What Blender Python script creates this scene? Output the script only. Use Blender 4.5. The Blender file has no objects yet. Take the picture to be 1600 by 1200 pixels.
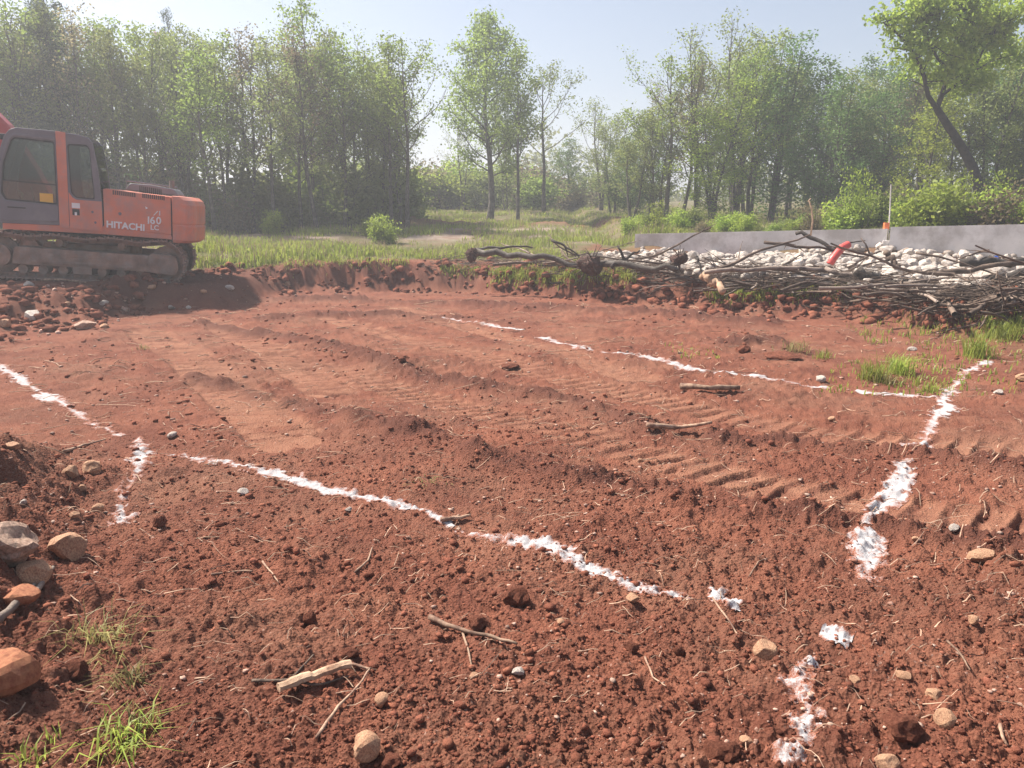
import bpy, bmesh, math, random
import numpy as np
from mathutils import Vector, Matrix, noise as mnoise
from mathutils.geometry import tessellate_polygon

S = bpy.context.scene
C = S.collection
R = math.radians

# ------------------------------------------------------------------ camera, sky, sun, exposure
CAM_H, FPX, PITCH = 1.5, 1209.0, math.atan(250 / 1209.0)
cam = bpy.data.objects.new('camera', bpy.data.cameras.new('camera'))
C.objects.link(cam)
cam.location = (0, 0, CAM_H)
cam.rotation_euler = (math.pi / 2 - PITCH, 0, 0)
cam.data.sensor_width = 36
cam.data.lens = 36 * FPX / 1600
cam.data.clip_end = 3000
cam.data.clip_start = 0.05
S.camera = cam

SUN_EL, SUN_AZ = R(52), R(-60)            # azimuth from the view direction, negative to the left
W = bpy.data.worlds.new('World')
S.world = W
W.use_nodes = True
nt = W.node_tree
sky = nt.nodes.new('ShaderNodeTexSky')
sky.sky_type = 'NISHITA'
sky.sun_disc = False
sky.sun_elevation = SUN_EL
sky.sun_rotation = SUN_AZ
sky.air_density = 1.0
sky.dust_density = 2.6
sky.ozone_density = 0.6
sky.altitude = 300
bg = nt.nodes['Background']
nt.links.new(sky.outputs[0], bg.inputs[0])
bg.inputs[1].default_value = 0.061
sun = bpy.data.objects.new('sun', bpy.data.lights.new('sun', 'SUN'))
C.objects.link(sun)
sun.data.energy = 4.6
sun.data.angle = R(3)
sun.data.color = (1.0, 0.93, 0.84)
sd = Vector((math.sin(SUN_AZ) * math.cos(SUN_EL), math.cos(SUN_AZ) * math.cos(SUN_EL), math.sin(SUN_EL)))
sun.rotation_euler = sd.to_track_quat('Z', 'Y').to_euler()
S.view_settings.view_transform = 'Standard'
S.view_settings.look = 'None'
S.view_settings.gamma = 1
S.view_settings.use_curve_mapping = False
S.view_settings.exposure = 1.3
S.cycles.max_bounces = 6
S.cycles.diffuse_bounces = 4
S.cycles.glossy_bounces = 2
S.cycles.transmission_bounces = 4
S.cycles.transparent_max_bounces = 6
S.cycles.volume_bounces = 0
S.cycles.use_denoising = True
S.cycles.caustics_reflective = False
S.cycles.caustics_refractive = False
HAZE_DENSITY = 0.0044

# ------------------------------------------------------------------ helpers
def smooth(t):
    t = np.clip(t, 0, 1)
    return t * t * (3 - 2 * t)

def _hash(i, j, seed):
    h = (i.astype(np.int64) * 374761393 + j.astype(np.int64) * 668265263 + seed * 974711) & 0x7fffffff
    h = ((h ^ (h >> 13)) * 1274126177) & 0x7fffffff
    h = ((h ^ (h >> 16)) * 1103515245) & 0x7fffffff
    return (h ^ (h >> 15)) / 2147483647.0

def vn(x, y, seed=0):
    xi, yi = np.floor(x), np.floor(y)
    fx, fy = x - xi, y - yi
    fx = fx * fx * fx * (fx * (fx * 6 - 15) + 10)
    fy = fy * fy * fy * (fy * (fy * 6 - 15) + 10)
    a, b = _hash(xi, yi, seed), _hash(xi + 1, yi, seed)
    c, d = _hash(xi, yi + 1, seed), _hash(xi + 1, yi + 1, seed)
    return ((a * (1 - fx) + b * fx) * (1 - fy) + (c * (1 - fx) + d * fx) * fy) * 2 - 1

def fbm(x, y, octv=4, seed=0, gain=0.5):
    s, amp = 0, 1.0
    for k in range(octv):
        s = s + amp * vn(x * 2 ** k + 17.3 * k, y * 2 ** k - 9.1 * k, seed + k)
        amp *= gain
    return s

def clods(x, y, cell, seed, share=1.0):
    """height of rounded lumps, one per jittered cell, relative to the cell size"""
    gx, gy = x / cell, y / cell
    xi, yi = np.floor(gx), np.floor(gy)
    out = np.zeros_like(x)
    for di in (-1, 0, 1):
        for dj in (-1, 0, 1):
            a, b = xi + di, yi + dj
            cx = a + 0.5 + 0.8 * (_hash(a, b, seed) - .5)
            cy = b + 0.5 + 0.8 * (_hash(a, b, seed + 1) - .5)
            rr = 0.25 + 0.4 * _hash(a, b, seed + 2) ** 2
            on = _hash(a, b, seed + 3) < share
            d2 = ((gx - cx) ** 2 + (gy - cy) ** 2) / rr ** 2
            out = np.maximum(out, np.where(on & (d2 < 1), np.sqrt(np.clip(1 - d2, 0, 1)) * rr, 0))
    return out * cell

def np_mesh(name, V, F, uv=None):
    V = np.asarray(V, dtype=np.float32).reshape(-1, 3)
    F = np.asarray(F, dtype=np.int32)
    n, k = F.shape
    m = bpy.data.meshes.new(name)
    m.vertices.add(len(V))
    m.vertices.foreach_set('co', V.ravel())
    m.loops.add(n * k)
    m.loops.foreach_set('vertex_index', F.ravel())
    m.polygons.add(n)
    m.polygons.foreach_set('loop_start', np.arange(0, n * k, k, dtype=np.int32))
    m.polygons.foreach_set('loop_total', np.full(n, k, dtype=np.int32))
    m.update(calc_edges=True)
    return m

def set_smooth(m, on=True):
    m.polygons.foreach_set('use_smooth', [on] * len(m.polygons))

def link(name, mesh, mat=None, parent=None):
    o = bpy.data.objects.new(name, mesh)
    C.objects.link(o)
    if mat is not None and mesh is not None and len(mesh.materials) == 0:
        mesh.materials.append(mat)
    if parent is not None:
        o.parent = parent
    return o

def tag(o, label, cat, group=None, kind=None):
    if label: o['label'] = label
    if cat: o['category'] = cat
    if group: o['group'] = group
    if kind: o['kind'] = kind
    return o

def empty(name, loc=(0, 0, 0), rz=0.0):
    o = bpy.data.objects.new(name, None)
    o.empty_display_size = .2
    C.objects.link(o)
    o.location = loc
    o.rotation_euler = (0, 0, rz)
    return o

def copy_tree(o, parent=None):
    c = o.copy()
    C.objects.link(c)
    if parent is not None: c.parent = parent
    for ch in [k for k in KIDS.get(o.name, [])]:
        copy_tree(ch, c)
    return c
KIDS = {}
def note_kids(o):
    KIDS[o.name] = list(o.children)
    for ch in o.children: note_kids(ch)

class MB:
    """collects simple shapes and links them as one mesh"""
    def __init__(self): self.v, self.f = [], []
    def add(self, vs, fs):
        n = len(self.v)
        self.v += [tuple(p) for p in vs]
        self.f += [tuple(i + n for i in q) for q in fs]
    def box(self, x0, x1, y0, y1, z0, z1):
        self.add([(x0, y0, z0), (x1, y0, z0), (x1, y1, z0), (x0, y1, z0), (x0, y0, z1), (x1, y0, z1), (x1, y1, z1), (x0, y1, z1)],
                 [(0, 3, 2, 1), (4, 5, 6, 7), (0, 1, 5, 4), (1, 2, 6, 5), (2, 3, 7, 6), (3, 0, 4, 7)])
    def tube(self, pts, rad, n=6, cap=True):
        pts = [Vector(p) for p in pts]
        vs, fs = [], []
        prev = None
        for i, p in enumerate(pts):
            d = (pts[min(i + 1, len(pts) - 1)] - pts[max(i - 1, 0)])
            d = d.normalized() if d.length > 1e-9 else Vector((0, 0, 1))
            if prev is None:
                a = d.orthogonal().normalized()
            else:
                a = (prev - d * prev.dot(d))
                a = a.normalized() if a.length > 1e-6 else d.orthogonal().normalized()
            prev = a
            b = d.cross(a)
            r = rad[i] if hasattr(rad, '__len__') else rad
            for k in range(n):
                t = 2 * math.pi * k / n
                vs.append(p + (a * math.cos(t) + b * math.sin(t)) * r)
        for i in range(len(pts) - 1):
            for k in range(n):
                k2 = (k + 1) % n
                fs.append((i * n + k, i * n + k2, (i + 1) * n + k2, (i + 1) * n + k))
        if cap:
            fs.append(tuple(range(n - 1, -1, -1)))
            fs.append(tuple((len(pts) - 1) * n + k for k in range(n)))
        self.add(vs, fs)
    def plate(self, outer, holes, y0, y1):
        """an outline in the x-z plane with holes, given thickness along y"""
        loops = [[Vector((x, z, 0)) for x, z in l] for l in [outer] + list(holes)]
        flat = [p for l in loops for p in l]
        tris = tessellate_polygon(loops)
        n = len(flat)
        vs = [(p.x, y0, p.y) for p in flat] + [(p.x, y1, p.y) for p in flat]
        fs = []
        for t in tris:
            a, b, c = [flat[i] for i in t]
            ccw = (b.x - a.x) * (c.y - a.y) - (b.y - a.y) * (c.x - a.x) > 0
            t = tuple(t) if ccw else tuple(reversed(t))
            fs.append(t)
            fs.append(tuple(i + n for i in reversed(t)))
        k = 0
        for l in loops:
            m = len(l)
            for i in range(m):
                j = (i + 1) % m
                fs.append((k + j, k + i, n + k + i, n + k + j))
            k += m
        self.add(vs, fs)
    def mesh(self, name, sm=False):
        m = bpy.data.meshes.new(name)
        m.from_pydata(self.v, [], self.f)
        m.update()
        if sm: set_smooth(m)
        return m
    def build(self, name, mat, parent=None, sm=False, bevel=0.0, fixn=False):
        m = self.mesh(name, sm)
        if bevel or fixn:
            bm = bmesh.new(); bm.from_mesh(m)
            bmesh.ops.remove_doubles(bm, verts=bm.verts, dist=1e-5)
            bmesh.ops.recalc_face_normals(bm, faces=bm.faces)
            if bevel:
                es = [e for e in bm.edges if len(e.link_faces) == 2 and e.calc_face_angle(0) > .5]
                bmesh.ops.bevel(bm, geom=es, offset=bevel, segments=2, affect='EDGES', profile=.5)
            bm.to_mesh(m); bm.free()
        return link(name, m, mat, parent)

# ------------------------------------------------------------------ materials
def mat_new(name):
    m = bpy.data.materials.new(name)
    m.use_nodes = True
    t = m.node_tree
    for n in list(t.nodes): t.nodes.remove(n)
    return m, t, (lambda ty, **kw: _node(t, ty, kw)), t.links.new

def _node(t, ty, kw):
    n = t.nodes.new(ty)
    for k, v in kw.items(): setattr(n, k, v)
    return n

def simple(name, col, rough=.8, metal=0.0, var=.25, scale=6.0, bump=.2, bscale=40, spot=None, spot_amt=.5, coords='Object', island=0.0, spec=.3):
    """a Principled surface with mottled colour, optional patches of a second colour, and fine relief"""
    m, t, N, L = mat_new(name)
    out = N('ShaderNodeOutputMaterial'); p = N('ShaderNodeBsdfPrincipled')
    L(p.outputs[0], out.inputs[0])
    tc = N('ShaderNodeTexCoord')
    nz = N('ShaderNodeTexNoise'); nz.inputs['Scale'].default_value = scale; nz.inputs['Detail'].default_value = 6
    L(tc.outputs[coords], nz.inputs['Vector'])
    mr = N('ShaderNodeMapRange'); mr.inputs['From Min'].default_value = .3; mr.inputs['From Max'].default_value = .7
    mr.inputs['To Min'].default_value = 1 - var; mr.inputs['To Max'].default_value = 1 + var
    L(nz.outputs['Fac'], mr.inputs['Value'])
    val = mr.outputs[0]
    if island:
        g = N('ShaderNodeNewGeometry')
        m2 = N('ShaderNodeMapRange'); m2.inputs['To Min'].default_value = 1 - island; m2.inputs['To Max'].default_value = 1 + island
        L(g.outputs['Random Per Island'], m2.inputs['Value'])
        oi = N('ShaderNodeObjectInfo')
        m3 = N('ShaderNodeMapRange'); m3.inputs['To Min'].default_value = 1 - island; m3.inputs['To Max'].default_value = 1 + island
        L(oi.outputs['Random'], m3.inputs['Value'])
        mu = N('ShaderNodeMath', operation='MULTIPLY'); L(m2.outputs[0], mu.inputs[0]); L(m3.outputs[0], mu.inputs[1])
        mv = N('ShaderNodeMath', operation='MULTIPLY'); L(val, mv.inputs[0]); L(mu.outputs[0], mv.inputs[1])
        val = mv.outputs[0]
    base = N('ShaderNodeMix', data_type='RGBA'); base.inputs['A'].default_value = (*col, 1)
    base.inputs['B'].default_value = (*(spot or col), 1)
    if spot:
        n2 = N('ShaderNodeTexNoise'); n2.inputs['Scale'].default_value = scale * .7; n2.inputs['Detail'].default_value = 8; n2.inputs['Roughness'].default_value = .7
        ad = N('ShaderNodeVectorMath', operation='ADD'); ad.inputs[1].default_value = (3.1, 7.7, 1.3)
        L(tc.outputs[coords], ad.inputs[0]); L(ad.outputs[0], n2.inputs['Vector'])
        r2 = N('ShaderNodeMapRange'); r2.inputs['From Min'].default_value = .62 - .3 * spot_amt; r2.inputs['From Max'].default_value = .78 - .3 * spot_amt
        L(n2.outputs['Fac'], r2.inputs['Value']); L(r2.outputs[0], base.inputs['Factor'])
    else:
        base.inputs['Factor'].default_value = 0
    hs = N('ShaderNodeHueSaturation'); L(base.outputs['Result'], hs.inputs['Color']); L(val, hs.inputs['Value'])
    L(hs.outputs[0], p.inputs['Base Color'])
    p.inputs['Roughness'].default_value = rough
    p.inputs['Metallic'].default_value = metal
    p.inputs['Specular IOR Level'].default_value = spec
    if bump:
        b = N('ShaderNodeTexNoise'); b.inputs['Scale'].default_value = bscale; b.inputs['Detail'].default_value = 8; b.inputs['Roughness'].default_value = .65
        L(tc.outputs[coords], b.inputs['Vector'])
        bp = N('ShaderNodeBump'); bp.inputs['Strength'].default_value = bump; bp.inputs['Distance'].default_value = .02
        L(b.outputs['Fac'], bp.inputs['Height']); L(bp.outputs[0], p.inputs['Normal'])
    return m

def leaf_mat(name, c1, c2, trans=.62):
    m, t, N, L = mat_new(name)
    out = N('ShaderNodeOutputMaterial')
    g = N('ShaderNodeNewGeometry'); oi = N('ShaderNodeObjectInfo'); tc = N('ShaderNodeTexCoord')
    nz = N('ShaderNodeTexNoise'); nz.inputs['Scale'].default_value = .8; nz.inputs['Detail'].default_value = 2
    L(tc.outputs['Object'], nz.inputs['Vector'])
    a = N('ShaderNodeMath', operation='MULTIPLY_ADD'); L(g.outputs['Random Per Island'], a.inputs[0]); a.inputs[1].default_value = .55
    mr = N('ShaderNodeMapRange'); mr.inputs['From Min'].default_value = .3; mr.inputs['From Max'].default_value = .7; mr.inputs['To Max'].default_value = .45
    L(nz.outputs['Fac'], mr.inputs['Value']); L(mr.outputs[0], a.inputs[2])
    mx = N('ShaderNodeMix', data_type='RGBA'); mx.inputs['A'].default_value = (*c1, 1); mx.inputs['B'].default_value = (*c2, 1)
    L(a.outputs[0], mx.inputs['Factor'])
    hs = N('ShaderNodeHueSaturation')
    v = N('ShaderNodeMapRange'); v.inputs['To Min'].default_value = .75; v.inputs['To Max'].default_value = 1.25
    h = N('ShaderNodeMapRange'); h.inputs['To Min'].default_value = .485; h.inputs['To Max'].default_value = .51
    L(oi.outputs['Random'], v.inputs['Value']); L(oi.outputs['Random'], h.inputs['Value'])
    L(mx.outputs['Result'], hs.inputs['Color']); L(v.outputs[0], hs.inputs['Value']); L(h.outputs[0], hs.inputs['Hue'])
    d = N('ShaderNodeBsdfDiffuse'); tr = N('ShaderNodeBsdfTranslucent'); ms = N('ShaderNodeMixShader')
    ms.inputs[0].default_value = trans
    L(hs.outputs[0], d.inputs[0]); L(hs.outputs[0], tr.inputs[0])
    L(d.outputs[0], ms.inputs[1]); L(tr.outputs[0], ms.inputs[2])
    gl = N('ShaderNodeBsdfGlossy'); gl.inputs['Roughness'].default_value = .45
    m2 = N('ShaderNodeMixShader'); m2.inputs[0].default_value = .015
    L(ms.outputs[0], m2.inputs[1]); L(gl.outputs[0], m2.inputs[2])
    L(m2.outputs[0], out.inputs[0])
    return m

SOIL = ((.235, .090, .055), (.150, .053, .034), (.345, .168, .104))     # mid, dark loose, dry and pressed
def ground_material():
    m, t, N, L = mat_new('ground')
    out = N('ShaderNodeOutputMaterial'); p = N('ShaderNodeBsdfPrincipled'); L(p.outputs[0], out.inputs[0])
    p.inputs['Roughness'].default_value = .95; p.inputs['Specular IOR Level'].default_value = .12
    tc = N('ShaderNodeTexCoord')
    def noise(scale, det=6, rough=.6, off=0):
        n = N('ShaderNodeTexNoise'); n.inputs['Scale'].default_value = scale; n.inputs['Detail'].default_value = det; n.inputs['Roughness'].default_value = rough
        ad = N('ShaderNodeVectorMath', operation='ADD'); ad.inputs[1].default_value = (off, off * .7, 0)
        L(tc.outputs['Object'], ad.inputs[0]); L(ad.outputs[0], n.inputs['Vector'])
        return n.outputs['Fac']
    def rng(val, a, b, lo=0., hi=1.):
        r = N('ShaderNodeMapRange'); r.inputs['From Min'].default_value = a; r.inputs['From Max'].default_value = b
        r.inputs['To Min'].default_value = lo; r.inputs['To Max'].default_value = hi
        L(val, r.inputs['Value']); return r.outputs[0]
    def mix(fac, a, b):
        x = N('ShaderNodeMix', data_type='RGBA')
        if isinstance(fac, float): x.inputs['Factor'].default_value = fac
        else: L(fac, x.inputs['Factor'])
        for s, c in (('A', a), ('B', b)):
            if isinstance(c, tuple): x.inputs[s].default_value = (*c, 1)
            else: L(c, x.inputs[s])
        return x.outputs['Result']
    def mul(a, b):
        x = N('ShaderNodeMath', operation='MULTIPLY')
        for i, c in enumerate((a, b)):
            if isinstance(c, float): x.inputs[i].default_value = c
            else: L(c, x.inputs[i])
        return x.outputs[0]
    def attr(n):
        a = N('ShaderNodeAttribute'); a.attribute_name = n; return a.outputs['Fac']
    col = mix(rng(noise(1.6, 8, .65), .38, .62), SOIL[0], SOIL[1])
    col = mix(mul(rng(noise(14, 6, .7, 5), .5, .7), .6), col, SOIL[1])
    col = mix(mul(rng(noise(.8, 7, .7, 11), .46, .66), .45), col, (.25, .135, .088))       # dust and straw grey
    col = mix(mul(rng(noise(60, 4, .7, 2), .56, .72), .5), col, SOIL[2])
    col = mix(mul(attr('pressed'), rng(noise(5, 6, .7, 8), .35, .62, .1, .8)), col, SOIL[2])
    col = mix(mul(attr('loose'), .8), col, (.105, .042, .030))  # dark loose earth; on the cut bank this colour also paints in shade
    # pale specks of limestone
    vo = N('ShaderNodeTexVoronoi'); vo.inputs['Scale'].default_value = 34; L(tc.outputs['Object'], vo.inputs['Vector'])
    sp = mul(rng(vo.outputs['Distance'], .12, .2, 1., 0.), rng(noise(3, 4, .7, 21), .5, .62))
    col = mix(mul(sp, .7), col, (.45, .30, .24))
    # meadow soil under the grass, the pale track, dry litter
    gcol = mix(rng(noise(1.3, 8, .7, 31), .4, .6), (.105, .115, .040), (.17, .125, .075))
    col = mix(attr('grassy'), col, gcol)
    pcol = mix(rng(noise(2.2, 8, .7, 41), .4, .6), (.34, .27, .22), (.25, .17, .13))
    col = mix(attr('path'), col, pcol)
    L(col, p.inputs['Base Color'])
    b1 = N('ShaderNodeBump'); b1.inputs['Strength'].default_value = .8; b1.inputs['Distance'].default_value = .012
    L(noise(150, 8, .75, 3), b1.inputs['Height'])
    b2 = N('ShaderNodeBump'); b2.inputs['Strength'].default_value = .7; b2.inputs['Distance'].default_value = .012
    v2 = N('ShaderNodeTexVoronoi'); v2.inputs['Scale'].default_value = 85; L(tc.outputs['Object'], v2.inputs['Vector'])
    L(v2.outputs['Distance'], b2.inputs['Height']); L(b1.outputs[0], b2.inputs['Normal']); L(b2.outputs[0], p.inputs['Normal'])
    return m

M = {}
M['ground'] = ground_material()
M['clod'] = simple('clod', SOIL[0], .95, var=.3, scale=9, bump=.8, bscale=60, spot=SOIL[1], spot_amt=.7, island=.22, spec=.1)
M['pebble'] = simple('pebble', (.54, .375, .29), .85, var=.3, scale=25, bump=.4, bscale=80, spot=(.30, .13, .085), spot_amt=.6, island=.25)
M['limestone'] = simple('limestone', (.46, .405, .355), .85, var=.22, scale=5, bump=.7, bscale=22, spot=(.36, .27, .21), spot_amt=.45, island=.16)
M['tan_stone'] = simple('tan_stone', (.50, .30, .18), .85, var=.25, scale=14, bump=.6, bscale=45, spot=(.33, .15, .09), spot_amt=.55, island=.12)
M['rust_stone'] = simple('rust_stone', (.36, .150, .075), .85, var=.16, scale=7, bump=.45, bscale=40, spot=(.25, .085, .045), spot_amt=.5)
M['grey_stone'] = simple('grey_stone', (.64, .44, .33), .85, var=.3, scale=11, bump=1.0, bscale=32, spot=(.44, .26, .19), spot_amt=.5, island=.1)
def chalk_material():
    m, t, N, L = mat_new('chalk')
    out = N('ShaderNodeOutputMaterial'); p = N('ShaderNodeBsdfPrincipled'); L(p.outputs[0], out.inputs[0])
    p.inputs['Roughness'].default_value = .95; p.inputs['Specular IOR Level'].default_value = .1
    tc = N('ShaderNodeTexCoord'); a = N('ShaderNodeAttribute'); a.attribute_name = 'cover'
    def noise(sc, rough):
        n = N('ShaderNodeTexNoise'); n.inputs['Scale'].default_value = sc; n.inputs['Detail'].default_value = 5; n.inputs['Roughness'].default_value = rough
        L(tc.outputs['Object'], n.inputs['Vector']); return n.outputs['Fac']
    f = N('ShaderNodeMath', operation='MULTIPLY_ADD'); L(noise(110, .85), f.inputs[0]); f.inputs[1].default_value = 3.4; f.inputs[2].default_value = -1.95
    g = N('ShaderNodeMath', operation='MULTIPLY_ADD'); L(a.outputs['Fac'], g.inputs[0]); g.inputs[1].default_value = .95; L(f.outputs[0], g.inputs[2])
    mr = N('ShaderNodeMapRange'); mr.inputs['From Min'].default_value = .0; mr.inputs['From Max'].default_value = .75; L(g.outputs[0], mr.inputs['Value'])
    c1 = N('ShaderNodeMix', data_type='RGBA'); c1.inputs['A'].default_value = (*SOIL[0], 1); c1.inputs['B'].default_value = (.43, .415, .415, 1); L(mr.outputs[0], c1.inputs['Factor'])
    L(c1.outputs['Result'], p.inputs['Base Color'])
    b = N('ShaderNodeBump'); b.inputs['Strength'].default_value = .5; b.inputs['Distance'].default_value = .012; L(noise(120, .7), b.inputs['Height']); L(b.outputs[0], p.inputs['Normal'])
    return m
M['chalk'] = chalk_material()
M['bark'] = simple('bark', (.085, .070, .058), .9, var=.4, scale=7, bump=.6, bscale=30, spot=(.15, .135, .115), spot_amt=.5)
M['bark_dark'] = simple('bark_dark', (.055, .045, .038), .9, var=.4, scale=7, bump=.6, bscale=30)
M['brush'] = simple('brush', (.165, .118, .088), .9, var=.4, scale=6, bump=.6, bscale=60, spot=(.075, .052, .040), spot_amt=.7, island=.3)
M['brush_pale'] = simple('brush_pale', (.30, .235, .19), .85, var=.3, scale=6, bump=.5, bscale=60, spot=(.13, .095, .08), spot_amt=.55, island=.15)
M['bare_wood'] = simple('bare_wood', (.50, .34, .225), .8, var=.25, scale=9, bump=.5, bscale=50, spot=(.30, .17, .105), spot_amt=.5)
M['twig'] = simple('twig', (.33, .22, .15), .85, var=.3, scale=20, bump=.2, bscale=80, spot=(.15, .085, .06), spot_amt=.6, island=.35)
M['root_ball'] = simple('root_ball', (.085, .052, .042), .95, var=.4, scale=9, bump=1, bscale=30, spot=(.15, .07, .05), spot_amt=.5)
M['concrete'] = simple('concrete', (.72, .685, .665), .85, var=.18, scale=1.6, bump=.25, bscale=25, spot=(.50, .46, .43), spot_amt=.6)
M['leaf_oak'] = leaf_mat('leaf_oak', (.15, .225, .045), (.30, .37, .075))
M['leaf_grey'] = leaf_mat('leaf_grey', (.17, .215, .06), (.30, .335, .11))
M['leaf_fresh'] = leaf_mat('leaf_fresh', (.20, .30, .045), (.42, .48, .085))
M['leaf_bronze'] = leaf_mat('leaf_bronze', (.17, .15, .075), (.28, .23, .125))
M['leaf_dark'] = leaf_mat('leaf_dark', (.085, .15, .042), (.16, .245, .07), .55)
M['needle'] = leaf_mat('needle', (.05, .085, .042), (.09, .13, .065), .3)
M['grass'] = leaf_mat('grass', (.21, .30, .05), (.42, .45, .10), .5)
M['grass_dry'] = leaf_mat('grass_dry', (.21, .20, .065), (.38, .33, .14), .4)
M['straw'] = leaf_mat('straw', (.30, .23, .13), (.46, .38, .25), .25)

# ------------------------------------------------------------------ the lie of the land
def ray(u, v):
    dx, dv = (u - 800) / FPX, (600 - v) / FPX
    return np.array((dx, math.cos(PITCH) + dv * math.sin(PITCH), -math.sin(PITCH) + dv * math.cos(PITCH)))
def flat_at(u, v, z=0.0):
    d = ray(u, v); k = (z - CAM_H) / d[2]
    return d[0] * k, d[1] * k

EDGE = [flat_at(*p) for p in ((0, 528), (130, 512), (240, 482), (330, 463), (560, 456), (700, 456), (900, 470), (1100, 486), (1300, 498), (1450, 515), (1600, 535))]
EX = [-3, -1.2] + [p[0] / p[1] for p in EDGE] + [.95, 3]      # the toe of the cut by direction: sideways over ahead
EY = [7.5, 9.0] + [p[1] for p in EDGE] + [9.8, 8.0]
def wall_y(x): return 22.2 - (x - 3.4) * (4.4 / 8.5)
def seg_dist(x, y, pts):
    """distance to a polyline, the position along it and the side"""
    best = np.full(x.shape, 1e9); along = np.zeros(x.shape); side = np.zeros(x.shape); run = 0.0
    for (ax, ay), (bx, by) in zip(pts[:-1], pts[1:]):
        L2 = (bx - ax) ** 2 + (by - ay) ** 2; Ln = math.sqrt(L2)
        t = np.clip(((x - ax) * (bx - ax) + (y - ay) * (by - ay)) / L2, 0, 1)
        d = np.hypot(x - ax - t * (bx - ax), y - ay - t * (by - ay))
        w = d < best
        best = np.where(w, d, best); along = np.where(w, run + t * Ln, along)
        side = np.where(w, ((x - ax) * (by - ay) - (y - ay) * (bx - ax)) / Ln, side)
        run += Ln
    return best, along, side
WINDROWS = [([flat_at(*p) for p in pl], w, h) for pl, w, h in (
    (((300, 590), (430, 625), (560, 660), (700, 700), (820, 735), (960, 755), (1100, 780), (1330, 805), (1600, 862)), .13, .055),
    (((300, 505), (440, 525), (560, 555), (660, 590), (760, 602), (880, 625), (1010, 668)), .15, .055),
    (((1120, 685), (1240, 690), (1330, 697), (1420, 705), (1600, 742)), .11, .05),
    (((1120, 540), (1200, 532), (1250, 548)), .16, .05),
    (((350, 470), (520, 470), (760, 478), (1000, 492), (1200, 505)), .25, .07),
    (((420, 500), (600, 492), (820, 505)), .2, .05))]
TRACKS = [([flat_at(*p) for p in pl], w) for pl, w in (
    (((1750, 850), (1600, 818), (1400, 785), (1200, 752), (1050, 718), (900, 680), (750, 645), (600, 600), (440, 555)), .27),
    (((1750, 735), (1600, 712), (1400, 690), (1280, 674), (1180, 655), (1050, 628), (850, 580), (700, 545), (520, 500)), .27),
    (((230, 520), (300, 565), (370, 620), (450, 690)), .30),
    (((330, 500), (420, 548), (520, 610)), .28),
    (((620, 480), (800, 530), (1000, 590)), .25))]

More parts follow.
